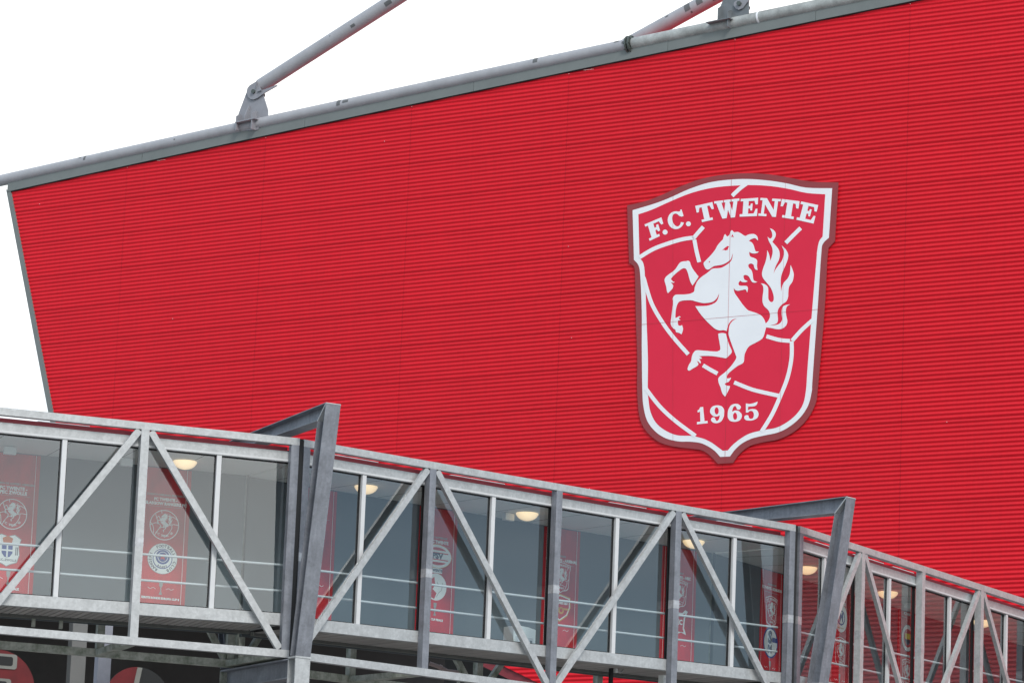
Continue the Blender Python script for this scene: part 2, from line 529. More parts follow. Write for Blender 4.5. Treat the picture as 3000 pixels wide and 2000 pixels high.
def tube_patch(c, d, ang0, ang1, half, r, parent):
    d = d.normalized()
    up = Vector((0, 0, 1)); up = (up - d * up.dot(d)).normalized()
    nn = d.cross(up)
    if nn.dot(NV) < 0: nn = -nn
    v, f = [], []
    K = 5
    for i in range(K + 1):
        a = math.radians(ang0 + (ang1 - ang0) * i / K)
        for e in (-half, half):
            v.append(c + d * e + (nn * math.cos(a) + up * math.sin(a)) * r)
    f = [(2 * i, 2 * i + 1, 2 * i + 3, 2 * i + 2) for i in range(K)]
    return autosmooth(build('paint_patch', v, f, M['patch'], parent))
for px, py, a0, a1, hf in ((1000, 300, -10, 70, .075), (1020, 303, 5, 35, .12), (1576, 179, 0, 60, .09), (1612, 165, 55, 75, .08), (1812, 128, 35, 75, .09), (1832, 124, 5, 30, .03), (257, 455, 0, 60, .05), (242, 460, 35, 60, .05), (520, 414, 0, 14, .03)):
    s = wpx(px, py)[0]
    tube_patch(ridge(s, .5), dirr, a0, a1, hf, TUBR + .004, stand)
for px, py in ((788, 366), (1000, 322), (1307, 256), (1585, 193), (1925, 126), (2172, 75), (2420, 27), (573, 413), (385, 457)):
    s = wpx(px, py)[0]
    MB().box(lambda x, y, z, s=s: WP(s + x, top_z(s) + slope_top * x + FH + z, y), (-.10, .0, .002), (.10, .085, .045)).build('flashing_clip', M['alu'], stand)

# struts pinned to brackets on the ridge
def wpoly(pts, d0, d1, conv):
    q = [wpx(*conv(p), d=(d0 + d1) / 2) for p in pts]
    return [WP(s, z, d0) for s, z in q], [WP(s, z, d1) for s, z in q]
def Z(ox, oy, k): return lambda p: (ox + p[0] / k, oy + p[1] / k)
def disc_px(c, r, n=18): return [(c[0] + r * math.cos(2 * math.pi * i / n), c[1] + r * math.sin(2 * math.pi * i / n)) for i in range(n)]

z1 = Z(640, 220, 8.71)
br = empty('strut_bracket', WP(*wpx(744, 350)), 'grey steel clevis bracket on the ridge tube under the long strut at upper left', 'bracket', 'strut brackets on the ridge')
MB().prism(*wpoly([(500, 1440), (500, 1050), (560, 880), (715, 470), (880, 380), (1150, 520), (1268, 900), (1268, 1040), (1010, 1400)], .06, .10, z1)).build('clevis_plate', M['bracket'], br)
MB().prism(*wpoly([(500, 1440), (500, 1050), (560, 880), (715, 470), (880, 380), (1150, 520), (1268, 900), (1268, 1040), (1010, 1400)], -.30, -.26, z1)).build('clevis_plate', M['bracket'], br)
for fin in ([(500, 1425), (500, 1075), (560, 1000), (600, 1000), (600, 1425)], [(715, 1200), (730, 1070), (880, 780), (905, 780), (905, 1200)], [(893, 1400), (893, 990), (960, 910), (990, 910), (990, 1400)]):
    x0 = fin[0][0]
    zt = min(p[1] for p in fin); zb = max(p[1] for p in fin)
    s0, za = wpx(*z1((x0, zb)), d=.2); _, zc = wpx(*z1((x0, zt)), d=.2); _, zm = wpx(*z1((x0, fin[1][1])), d=.2)
    sd = [(0.102, za), (.36, za), (.36, zm), (.14, zc), (.102, zc)]
    MB().prism([WP(s0, z, d) for d, z in sd], [WP(s0 + .035, z, d) for d, z in sd]).build('stiffener_fin', M['bracket'], br)
s0, zb = wpx(*z1((500, 1250)), d=.2); s1, _ = wpx(*z1((1000, 1250)), d=.2)
MB().prism([WP(s, zb + (s - s0) * slope_top, .105) for s in (s0, s1)] + [WP(s, zb + (s - s0) * slope_top, .38) for s in (s1, s0)],
           [WP(s, zb + .035 + (s - s0) * slope_top, .105) for s in (s0, s1)] + [WP(s, zb + .035 + (s - s0) * slope_top, .38) for s in (s1, s0)]).build('base_plate', M['bracket'], br)

st = empty('roof_strut', WP(*wpx(742, 267)), 'long bluish grey tubular strut rising from the left bracket into the white sky', 'strut', 'tubular roof struts')
a = WP(*wpx(764, 252, -.08), -.08); b = WP(*wpx(1300, -92, -.08), -.08)
dd_ = (b - a).normalized()
autosmooth(MB().tube([a, a + (b - a) * .5, b], .245, 24).build('strut_tube', M['paint'], st))
cap = disc_px((885, 430), 185, 22)
ep = [p for p in cap if not (p[0] > 900 and p[1] < 470)]
endp = [(760, 560), (720, 450), (745, 340), (800, 270), (1000, 150), (1030, 260), (1100, 400), (1500, 255), (1500, 285), (1170, 470), (1000, 590), (900, 630), (820, 620)]
MB().prism(*wpoly(endp, .13, .165, z1)).build('end_plate', M['bracket'], st)
MB().prism(*wpoly(endp, -.37, -.335, z1)).build('end_plate', M['bracket'], st)
c = WP(*wpx(*z1((890, 420)), d=.2), .0)
MB().tube([c - NV * .40, c + NV * .24], .075, 14).build('hinge_pin', M['bolt'], st)
for p0, p1 in (((990, 190), (950, 350)), ((1100, 400), (980, 435))):
    q0, q1 = wpx(*z1(p0), d=.2), wpx(*z1(p1), d=.2)
    v = [WP(*q0, .168), WP(*q1, .168), WP(*q1, .20), WP(*q0, .24)]
    up = Vector((0, 0, .03))
    MB().prism(v, [q + up for q in v]).build('gusset', M['bracket'], st)
for px, py, a0, a1, hf in ((1048, 92, -35, -12, .09), (1152, 28, -40, -5, .14), (976, 105, 5, 12, .02)):
    q = WP(*wpx(px, py, -.08), -.08)
    q = a + dd_ * (q - a).dot(dd_)
    tube_patch(q, dd_, a0, a1, hf, .249, st)

z2 = Z(2060, 0, 11.76)
br2 = empty('strut_bracket', WP(*wpx(2150, 60)), 'darker steel clevis bracket on the ridge tube at the top right edge', 'bracket', 'strut brackets on the ridge')
pp = [(560, 700), (560, 330), (690, 30), (740, -420), (1500, -420), (1575, -200), (1575, 470), (1010, 900)]
MB().prism(*wpoly(pp, .06, .10, z2)).build('clevis_plate', M['bracketd'], br2)
MB().prism(*wpoly(pp, -.30, -.26, z2)).build('clevis_plate', M['bracketd'], br2)
for x0, zb, zm, zt in ((560, 740, 330, 200), (885, 960, 430, 330)):
    s0, za = wpx(*z2((x0, zb)), d=.2); _, zc = wpx(*z2((x0, zt)), d=.2); _, zmm = wpx(*z2((x0, zm)), d=.2)
    sd = [(0.102, za), (.33, za), (.33, zmm), (.14, zc), (.102, zc)]
    MB().prism([WP(s0, z, d) for d, z in sd], [WP(s0 + .035, z, d) for d, z in sd]).build('stiffener_fin', M['bracketd'], br2)
s0, zb = wpx(*z2((200, 850)), d=.2); s1, _ = wpx(*z2((1010, 700)), d=.2)
MB().prism([WP(s, zb + (s - s0) * slope_top, .105) for s in (s0, s1)] + [WP(s, zb + (s - s0) * slope_top, .40) for s in (s1, s0)],
           [WP(s, zb + .03 + (s - s0) * slope_top, .105) for s in (s0, s1)] + [WP(s, zb + .03 + (s - s0) * slope_top, .40) for s in (s1, s0)]).build('base_plate', M['bracketd'], br2)
st2 = empty('roof_strut', WP(*wpx(2165, 16)), 'grey strut end with a big bolt pinned in the right bracket at the top edge', 'strut', 'tubular roof struts')
endp = [(1055, 190), (1075, 90), (1180, 10), (1300, -260), (1480, -330), (1640, -40), (1500, 120), (1370, 290), (1240, 350), (1130, 310)]
MB().prism(*wpoly(endp, .13, .165, z2)).build('end_plate', M['bracket'], st2)
a = WP(*wpx(2200, -22, -.08), -.08); b = WP(*wpx(2700, -340, -.08), -.08)
autosmooth(MB().tube([a, b], .24, 20).build('strut_tube', M['paint'], st2))
c = WP(*wpx(*z2((1240, 130)), d=.2), .0)
MB().tube([c - NV * .40, c + NV * .26], .075, 6).build('hinge_pin', M['bolt'], st2)
st3 = empty('roof_strut', WP(*wpx(1780, 150, -2.2), -2.2), 'patched grey strut with a reddish underside passing behind the ridge tube at top right', 'strut', 'tubular roof struts')
D3 = -3.4
a = WP(*wpx(1740, 187, D3), D3); b = WP(*wpx(2330, -138, D3), D3)
dd_ = (b - a).normalized()
autosmooth(MB().tube([a, b], .255, 24).build('strut_tube', M['paint'], st3))
for px, py, a0, a1, hf in ((2022, 24, -20, 45, .11), (2060, 14, -20, 60, .12), (2105, 5, -50, 10, .10), (2036, 45, -50, -35, .03), (1963, 53, 20, 35, .06)):
    q = WP(*wpx(px, py, D3), D3)
    q = a + dd_ * (q - a).dot(dd_)
    tube_patch(q, dd_, a0, a1, hf, .259, st3)

# ------------------------------------------------------------------ the crest, traced on the wall, in (s,z)
R1 = Z(1800, 480, 1.7429)
ZH, ZT_, ZL = Z(1920, 660, 7.127), Z(2100, 640, 4.6125), Z(1920, 860, 4.9)
ZB, ZA = Z(1840, 1140, 3.92), Z(1840, 540, 3.92)
def px(conv, pts): return [(*conv(p), *p[2:]) for p in pts]
C = 'c'
horse = (px(ZH, [(1012, 790), (1040, 750), (1130, 660), (1240, 530), (1310, 410), (1415, 295, C), (1440, 215), (1460, 185, C), (1500, 238, C), (1545, 212, C), (1575, 130), (1605, 103, C), (1650, 150, C), (1720, 140), (1790, 170)]) +
 px(ZT_, [(385, 237), (430, 218), (495, 210), (535, 228), (555, 262), (558, 300, C), (520, 268), (470, 280), (435, 305, C), (475, 325), (500, 365), (515, 415), (530, 445), (572, 448, C), (545, 468), (500, 475), (460, 465), (445, 448, C), (440, 475), (455, 515), (500, 533), (535, 550), (548, 580), (545, 640), (553, 697, C), (525, 690), (508, 660), (498, 625), (465, 610), (435, 620), (428, 645), (440, 670), (470, 700), (485, 745), (492, 800), (505, 840), (550, 857, C), (515, 868), (480, 858), (455, 820), (435, 785), (400, 765), (370, 768), (363, 790), (375, 825), (400, 838), (420, 850, C), (385, 862), (345, 858), (318, 840, C), (297, 870), (300, 900), (330, 910), (400, 912), (420, 930), (422, 960), (412, 1003, C), (400, 970), (380, 960), (335, 970), (285, 977), (250, 965), (230, 935, C), (240, 1000), (290, 1075), (350, 1160), (410, 1228), (450, 1250), (530, 1275), (600, 1310), (640, 1360), (663, 1418, C),
 (695, 1385), (720, 1330), (715, 1270), (690, 1230), (640, 1180), (620, 1120), (622, 1050), (632, 970), (625, 910), (597, 877, C), (640, 885), (680, 910), (697, 950), (697, 1020), (700, 1090), (720, 1120), (745, 1130), (768, 1110), (772, 1060), (755, 990), (720, 920), (670, 860), (625, 800), (613, 745), (630, 670), (660, 590), (678, 510), (683, 430, C), (710, 490), (725, 575, C), (750, 500), (757, 430), (740, 370), (705, 305), (688, 247, C), (710, 268), (735, 270), (752, 240), (748, 190), (720, 133, C), (765, 155), (797, 195), (795, 245), (770, 290), (752, 318, C), (800, 370), (840, 425), (852, 490), (840, 560), (800, 640), (780, 700), (770, 750, C), (790, 700), (830, 640), (880, 575), (905, 500), (905, 430), (878, 367, C), (930, 415), (963, 475), (965, 530), (940, 610), (895, 710), (870, 790), (865, 880), (872, 990, C), (885, 920), (910, 865), (960, 810), (990, 740), (998, 630, C), (1025, 690), (1042, 760), (1025, 850), (980, 920), (968, 1000), (965, 1060), (940, 1120), (880, 1165), (835, 1220), (822, 1280), (828, 1370), (805, 1420), (720, 1445, C),
 (790, 1440), (850, 1420), (885, 1370), (880, 1300), (882, 1230), (910, 1180), (993, 1160, C), (950, 1190), (935, 1240), (940, 1310), (955, 1390), (935, 1450), (880, 1490), (810, 1495), (740, 1480), (668, 1472, C), (655, 1520)]) +
 px(ZL, [(1545, 635), (1470, 690), (1350, 755), (1300, 830), (1280, 890), (1275, 960), (1255, 1000), (1180, 1040), (1090, 1110), (1040, 1160), (1028, 1210), (1060, 1215), (1088, 1203, C), (1080, 1230), (1055, 1265, C), (1010, 1285), (1000, 1300), (1030, 1320), (1075, 1325, C), (1065, 1360), (1030, 1430), (1003, 1478, C), (970, 1440), (950, 1390), (940, 1350), (915, 1290), (905, 1230), (925, 1190), (1000, 1130), (1080, 1050), (1140, 970), (1165, 915), (1150, 865), (1100, 730), (1060, 610), (1052, 560, C), (1028, 538, C), (980, 525), (920, 528), (860, 505), (790, 445), (715, 370), (640, 280), (600, 220), (575, 180, C), (740, 175), (850, 138), (900, 80), (920, -14, C), (885, 65), (820, 120), (700, 137), (600, 118), (520, 97), (420, 98), (350, 115), (315, 160), (295, 240), (288, 350, C), (310, 345), (345, 325), (368, 338, C), (338, 352), (362, 385, C), (335, 385), (325, 400), (330, 450), (360, 462), (385, 452, C), (400, 510), (378, 585, C), (345, 565), (300, 552), (290, 520), (250, 490), (222, 430), (232, 340), (245, 230), (255, 130), (250, 70), (275, 30), (310, 15)]) +
 px(ZH, [(600, 1445), (720, 1430), (800, 1395), (820, 1360, C), (830, 1290), (880, 1170), (960, 1085), (1080, 1000), (1140, 950), (1205, 905), (1370, 890), (1470, 840), (1560, 775), (1605, 700), (1625, 570, C), (1600, 650), (1575, 715), (1490, 780), (1390, 825), (1240, 850), (1190, 875), (1135, 915), (1090, 925), (1050, 900), (1020, 840)]))
foreleg = px(ZH, [(195, 1150), (215, 1090), (280, 1030), (410, 930), (500, 800), (560, 760), (640, 750), (690, 742), (725, 765), (745, 830), (790, 920), (850, 1000), (905, 1070, C), (870, 1130), (780, 1258, C), (740, 1190), (705, 1080), (680, 990), (650, 920), (610, 898), (550, 915), (450, 990), (360, 1075), (325, 1130, C), (350, 1150), (370, 1175), (405, 1182, C), (380, 1202), (322, 1190, C), (350, 1220), (380, 1255, C), (360, 1320), (265, 1420, C), (245, 1370), (230, 1280), (210, 1210)])
hindleg = px(ZL, [(905, 575, C), (960, 565), (1015, 575, C), (1030, 640), (1060, 730), (1095, 810), (1095, 850), (1060, 890), (1020, 925), (960, 918), (850, 900), (740, 893), (628, 898, C), (650, 908), (675, 930, C), (628, 938, C), (645, 960), (655, 985), (645, 1005, C), (625, 978), (598, 968, C), (620, 1010), (600, 1040), (540, 1075), (490, 1105), (465, 1085), (480, 1030), (515, 970), (530, 890), (560, 835), (600, 812), (700, 818), (860, 830), (910, 822), (935, 795), (925, 710), (912, 640)])
eye = px(ZH, [(1365, 560, C), (1430, 495), (1500, 440), (1525, 437), (1550, 450, C), (1525, 470), (1515, 510), (1470, 525), (1435, 515), (1400, 525)])
ear = px(ZH, [(1612, 185, C), (1645, 255, C), (1612, 240), (1588, 250, C)])
nostril = px(ZH, [(1118, 772), (1135, 750), (1148, 755), (1135, 778)])
flank = px(ZL, [(1170, 360, C), (1110, 375), (1060, 430), (1035, 500), (1026, 542, C), (1056, 556, C), (1060, 490), (1078, 435), (1120, 385)])
sh_out = px(R1, [(65, 212, C), (160, 190), (250, 155), (350, 110), (450, 75), (560, 55), (680, 48), (800, 55), (900, 72), (1000, 90), (1143, 95, C), (1125, 395, C), (1092, 430, C), (1085, 500), (1075, 700), (1055, 950), (1037, 1150), (1025, 1226), (981, 1306), (914, 1368), (834, 1406), (763, 1419), (692, 1439), (639, 1479), (605.5, 1525, C), (528, 1530, C), (488, 1488), (448, 1462), (390, 1452), (301, 1441), (225, 1417), (159, 1359), (127, 1284), (116, 1150), (117, 1000), (110, 800), (105, 560), (97, 520, C), (75, 505, C)])
sh_wo = (px(R1, [(93, 237, C), (200, 205), (280, 175), (380, 130), (480, 97), (580, 82), (680, 78), (780, 85), (880, 100), (980, 122), (1112, 125, C), (1095, 378, C), (1065, 408), (1056, 460), (1040, 700), (1022, 950), (1010, 1120)]) +
 px(ZB, [(2110, 20), (2070, 180), (1980, 320), (1850, 430), (1720, 495), (1560, 530), (1420, 565), (1310, 620), (1230, 690), (1170, 770, C), (1058, 775, C), (1000, 710), (930, 660), (830, 615), (700, 600), (580, 597), (430, 560), (310, 480), (220, 360), (178, 200), (165, 20)]) +
 px(R1, [(140, 950), (140, 750), (133, 580), (124, 520), (100, 490, C)]))
sh_wi = (px(ZA, [(120, 345, C), (280, 290), (480, 200), (700, 110), (900, 55), (1100, 25), (1400, 10), (1640, 22), (1850, 55), (2050, 100), (2265, 115, C), (2235, 600, C), (2193, 660), (2170, 784)]) +
 px(R1, [(1033, 480), (1018, 650), (1000, 870), (985, 1060)]) +
 px(ZB, [(2045, 0), (2010, 170), (1930, 290), (1820, 380), (1700, 440), (1560, 465), (1400, 505), (1300, 560), (1210, 630), (1145, 700, C), (1088, 703, C), (1030, 660), (960, 610), (880, 570), (800, 547), (730, 532), (560, 525), (420, 465), (320, 380), (260, 260), (240, 150), (228, 0)]) +
 px(R1, [(172, 1000), (165, 800), (158, 600), (150, 512), (129, 482, C)]))
lines = [[(128, 478), (200, 435), (280, 405), (350, 385), (408, 377)], [(403, 382), (428, 352), (455, 322)], [(409, 388), (420, 445), (434, 502)],
         [(150, 580), (190, 710), (250, 815), (310, 895), (378, 972)], [(453, 1028), (490, 1050), (527, 1070)], [(612, 1115), (700, 1150), (780, 1170), (845, 1184)],
         [(906, 905), (905, 990), (885, 1090), (848, 1185), (805, 1280), (752, 1366)], [(777, 880), (840, 898), (897, 904)], [(908, 903), (955, 850), (1012, 798)], [(876, 404), (912, 367), (952, 328)],
         [(602, 164), (640, 128), (680, 98)], [(160, 1145), (230, 1235), (310, 1310), (415, 1388)]]
lines = [strip2d([R1(p) for p in q], 11.5) for q in lines]
# the lettering: slab glyphs in a unit square, laid on measured quads
GL = {
 'F': [(0, 0), (1, 0), (1, .4), (.88, .4), (.8, .16), (.47, .16), (.47, .42), (.58, .42), (.6, .3), (.72, .3), (.72, .7), (.6, .7), (.58, .57), (.47, .57), (.47, .86), (.62, .86), (.62, 1), (0, 1), (0, .86), (.16, .86), (.16, .14), (0, .14)],
 'E': [(0, 0), (1, 0), (1, .36), (.88, .36), (.8, .15), (.47, .15), (.47, .41), (.58, .41), (.6, .3), (.7, .3), (.7, .68), (.6, .68), (.58, .56), (.47, .56), (.47, .85), (.8, .85), (.9, .6), (1, .6), (1, 1), (0, 1), (0, .86), (.16, .86), (.16, .14), (0, .14)],
 'T': [(0, 0), (1, 0), (1, .4), (.88, .4), (.8, .16), (.66, .16), (.66, .86), (.82, .86), (.82, 1), (.18, 1), (.18, .86), (.34, .86), (.34, .16), (.2, .16), (.12, .4), (0, .4)],
 'W': [(0, 0), (.35, 0), (.35, .13), (.285, .13), (.365, .62), (.44, .13), (.385, .13), (.385, 0), (.665, 0), (.665, .13), (.60, .13), (.68, .62), (.76, .13), (.69, .13), (.69, 0), (1, 0), (1, .13), (.92, .13), (.76, 1), (.60, 1), (.515, .55), (.43, 1), (.26, 1), (.08, .13), (0, .13)],
 'N': [(0, 0), (.32, 0), (.72, .62), (.72, .13), (.58, .13), (.58, 0), (1, 0), (1, .13), (.88, .13), (.88, 1), (.7, 1), (.26, .34), (.26, .87), (.4, .87), (.4, 1), (0, 1), (0, .87), (.12, .87), (.12, .13), (0, .13)],
 '1': [(.35, 0), (.72, 0), (.72, .86), (1, .86), (1, 1), (0, 1), (0, .86), (.33, .86), (.33, .27), (.06, .30), (.04, .18), (.22, .14)],
}
def c_glyph():
    o = [(1, .02), (1, .42), (.88, .42)]
    for a in range(-28, -333, -15):
        o.append((.53 + .25 * math.cos(math.radians(a)), .5 + .37 * math.sin(math.radians(a))))
    for a in range(-325, -46, 15):
        o.append((.5 + .5 * math.cos(math.radians(a)), .5 + .5 * math.sin(math.radians(a))))
    o.append((.90, .10)); o.append((.92, .02))
    return o
GL['C'] = c_glyph()
six = catmull([(.04, .55), (.1, .3), (.28, .08), (.55, 0), (.82, .05), (.96, .2), (.88, .33), (.72, .33), (.66, .22), (.58, .12), (.46, .17), (.38, .3), (.36, .42), (.55, .37), (.8, .42), (.98, .6), (.98, .78), (.82, .95), (.5, 1), (.2, .93), (.05, .75)], 3)
GL['6'] = six
GL['9'] = [(1 - x, 1 - y) for x, y in six]
GL['5'] = catmull([(.15, .02, C), (.5, .07), (.97, -.02, C), (.9, .14), (.7, .22), (.3, .21, C), (.27, .42, C), (.5, .36), (.85, .42), (1, .66), (.88, .9), (.5, 1), (.12, .95), (0, .8), (.1, .68), (.28, .7), (.32, .82), (.42, .9), (.6, .88), (.68, .68), (.6, .5), (.42, .46), (.28, .53), (.13, .53, C)], 3)
def quadmap(q, conv):
    def f(p):
        x, y = p
        a = [(q[0][i] * (1 - x) + q[1][i] * x) * (1 - y) + (q[3][i] * (1 - x) + q[2][i] * x) * y for i in (0, 1)]
        return conv(a)
    return f
letters = []
for ch, q in (('F', [(192, 462), (385, 380), (438, 562), (250, 650)]), ('C', [(432, 345), (615, 285), (672, 475), (493, 545)]), ('T', [(773, 250), (970, 205), (1012, 400), (817, 443)]), ('W', [(990, 197), (1278, 163), (1300, 372), (1008, 403)]), ('E', [(1297, 170), (1496, 156), (1482, 366), (1283, 373)]), ('N', [(1523, 157), (1757, 171), (1727, 379), (1497, 362)]), ('T', [(1768, 170), (1972, 196), (1938, 408), (1733, 376)]), ('E', [(1990, 198), (2186, 240), (2132, 452), (1935, 408)])):
    f = quadmap(q, ZA)
    letters.append([f(p) for p in GL[ch]])
for c_, r_ in (((427, 550), 29), ((695, 455), 28)): letters.append([ZA(p) for p in disc_px(c_, r_, 14)])
counters = []
for ch, q in (('1', [(797, 208), (890, 200), (917, 388), (793, 402)]), ('9', [(940, 190), (1108, 177), (1118, 380), (950, 395)]), ('6', [(1134, 175), (1302, 160), (1312, 366), (1144, 380)]), ('5', [(1330, 160), (1495, 145), (1503, 350), (1337, 366)])):
    f = quadmap(q, ZB)
    letters.append([f(p) for p in GL[ch]])
    if ch in '96':
        cy = .69 if ch == '6' else .31
        cx = .54 if ch == '6' else .46
        counters.append([f((cx + .14 * math.cos(a * .45), cy + .2 * math.sin(a * .45))) for a in range(14)])

def sz(pts): return [wpx(x, y, .055) for x, y in pts]
SH = {}
SH['out'] = sz(catmull(sh_out, 4)); SH['wo'] = sz(catmull(sh_wo, 4)); SH['wi'] = sz(catmull(sh_wi, 4))
SH['horse'] = [sz(catmull(horse, 4)), sz(catmull(foreleg, 4)), sz(catmull(hindleg, 4))]
SH['red'] = [sz(catmull(q, 4)) for q in (eye, ear, nostril, flank)] + [sz(q) for q in counters]
SH['lines'] = [sz(q) for q in lines]
SH['letters'] = [sz(q) for q in letters]
crest = empty('crest_sign', WP(*wpx(2130, 930)), 'big red and white shield crest with a rearing horse on the red wall', 'crest sign')
def wsheet(name, pl, d0, d1, m, parent):
    return MB().prism([WP(s, z, d1) for s, z in pl], [WP(s, z, d0) for s, z in pl]).build(name, m, parent)
b_ = wsheet('backing_board', SH['out'], .0215, .052, M['maroon'], crest)
wb = wsheet('white_border', SH['wo'], .053, .058, M['white'], crest)
fld = wsheet('red_field', SH['wi'], .059, .062, M['crestred'], crest)
for pl in SH['lines']: wsheet('ball_seam', pl, .063, .0655, M['white'], fld)
hs = wsheet('horse_body', SH['horse'][0], .063, .067, M['white'], crest)
for pl in SH['horse'][1:]: wsheet('horse_leg', pl, .063, .067, M['white'], hs)
for nm, pl in zip(('eye', 'ear', 'nostril', 'flank_line'), SH['red'][:4]): wsheet(nm, pl, .068, .0695, M['crestred'], hs)
for pl in SH['letters']: wsheet('letter', pl, .063, .067, M['white'], crest)
for pl in SH['red'][4:]: wsheet('digit_counter', pl, .068, .0695, M['crestred'], crest)
# board joints: hairlines where the enamel boards meet
for p0, p1 in (((599, 60), (565, 1520)), ((118, 822), (1055, 742)), ((875, 75), (845, 1400)), ((300, 130), (300, 1440))):
    wd_ = .8 if p0[0] in (599, 118) else .5
    wsheet('board_joint', sz(strip2d([R1(p0), R1(p1)], wd_)), .0700, .0704, M['seam'] if wd_ > 1 else M['seamred'], crest)

# unit crest (height 1) for the small crests on the banners
zs_ = [p[1] for p in SH['out']]; ss_ = [p[0] for p in SH['out']]
CH, CZ, CS = max(zs_) - min(zs_), (max(zs_) + min(zs_)) / 2, (max(ss_) + min(ss_)) / 2
def unit(pl): return [((s - CS) / CH, (z - CZ) / CH) for s, z in pl]
U = {k: (unit(v) if isinstance(v[0][0], float) else [unit(q) for q in v]) for k, v in SH.items()}
def thin(pl, k): return pl[::k] if len(pl) > 40 else pl

# ------------------------------------------------------------------ glazed gallery in three straight trusses
D0 = 72.0
q = ray(0, 1192.3)
ZT = CAM.z + D0 * q.z / q.y
def on_z(x, y, z):
    r = ray(x, y); t = (z - CAM.z) / r.z
    return CAM + t * r
class Sec: pass
SEC = []
for a, b in (((0, 1192.3), (882, 1283.4)), ((888.8, 1285.9), (2333.8, 1537)), ((2343.6, 1539.6), (3000, 1751))):
    s = Sec()
    A, B = on_z(*a, ZT), on_z(*b, ZT)
    s.O = Vector((A.x, A.y, 0)); s.L = (B - A).length
    s.U = (B - A).normalized(); s.N = Vector((-s.U.y, s.U.x, 0))
    SEC.append(s)
    print('section', A, B, s.L, math.degrees(math.atan2(s.U.y, s.U.x)))
def SW(s): return lambda u, v, z: s.O + u * s.U + v * s.N + Vector((0, 0, z))
def uz(s, x, y, v=0.0):
    r = ray(x, y)
    t = ((s.O + v * s.N) - CAM).dot(s.N) / r.dot(s.N)
    p = CAM + t * r
    return ((p - s.O).dot(s.U), p.z)
S1, S2, S3 = SEC
S1.u0, S1.u1 = -3.2, S1.L
S2.u0, S2.u1 = 0.0, S2.L
S3.u0, S3.u1 = 0.0, S3.L + 7.0
ang = lambda a, b: math.atan2(b.U.y, b.U.x) - math.atan2(a.U.y, a.U.x)
m12, m23 = math.tan(ang(S1, S2) / 2), math.tan(ang(S2, S3) / 2)
S1.k0, S1.k1, S2.k0, S2.k1, S3.k0, S3.k1 = 0, m12, m12, m23, m23, 0
CHB = uz(S1, 0, 1213.8)[1]                    # underside of the top chord
HB_T = uz(S1, 0, 1235.8, .17)[1]; HB_B = uz(S1, 0, 1267.5, .17)[1]
FA_T = uz(S1, 0, 1223.0, .30)[1]
BC_T = uz(S1, 0, 1831.7)[1]; BC_B = uz(S1, 0, 1854.7)[1]
BC2_T = uz(S2, 910, 1919)[1]
print('z', ZT, CHB, HB_T, HB_B, FA_T, BC_T, BC_B, BC2_T)
VG = .245                                     # glass plane
VW = 2.12                                     # rear wall plane
SILLH = .215
# sill height is a gentle ramp: line through two measured points per section
def ramp_line(s, p, q, v):
    (ua, za), (ub, zb) = uz(s, *p, v), uz(s, *q, v)
    k = (zb - za) / (ub - ua)
    return lambda u: za + k * (u - ua)
S1.sill = ramp_line(S1, (0, 1735), (837, 1796.4), .17)
S2.sill = ramp_line(S2, (947, 1815), (2299.5, 1969.7), .17)
S1.r1 = ramp_line(S1, (0, 1590), (841, 1655), .36); S1.r2 = ramp_line(S1, (0, 1665.8), (838, 1731), .36)
S2.r1 = ramp_line(S2, (941, 1671.4), (2302.7, 1839.8), .36); S2.r2 = ramp_line(S2, (933, 1745), (2298, 1910), .36)
S3.r1 = ramp_line(S3, (2339, 1849.6), (2939.7, 1983.5), .36)
_g = S2.r1(S2.L) - S2.r2(S2.L)
S3.r2 = lambda u: S3.r1(u) - _g
_h = S2.r1(S2.L) - S2.sill(S2.L)
S3.sill = lambda u: S3.r1(u) - _h
for s in SEC: print('sill', s.sill(s.u0), s.sill(s.L), s.r1(s.u0), s.r1(s.L), s.r2(s.L))

S1.posts = [424.4]; S2.posts = [1268, 1639, 1989]; S3.posts = [2532, 2708.5, 2880.7]
S1.label = 'left glazed gallery section with grey green panes, left of the first leaning portal frame'
S2.label = 'middle glazed gallery section with blue grey panes, between the two leaning portal frames'
S3.label = 'right glazed gallery section with dark red panes, right of the second portal frame'
PW = .150     # post width
def bar(s, a, b, w, v0, v1):
    """a bar in the truss plane from a=(u,z) to b"""
    A, B = Vector(a), Vector(b)
    d = (B - A).normalized(); n = Vector((-d.y, d.x)) * w / 2
    W = SW(s)
    c = [A + n, B + n, B - n, A - n]
    return MB().prism([W(p.x, v0, p.y) for p in c], [W(p.x, v1, p.y) for p in c])

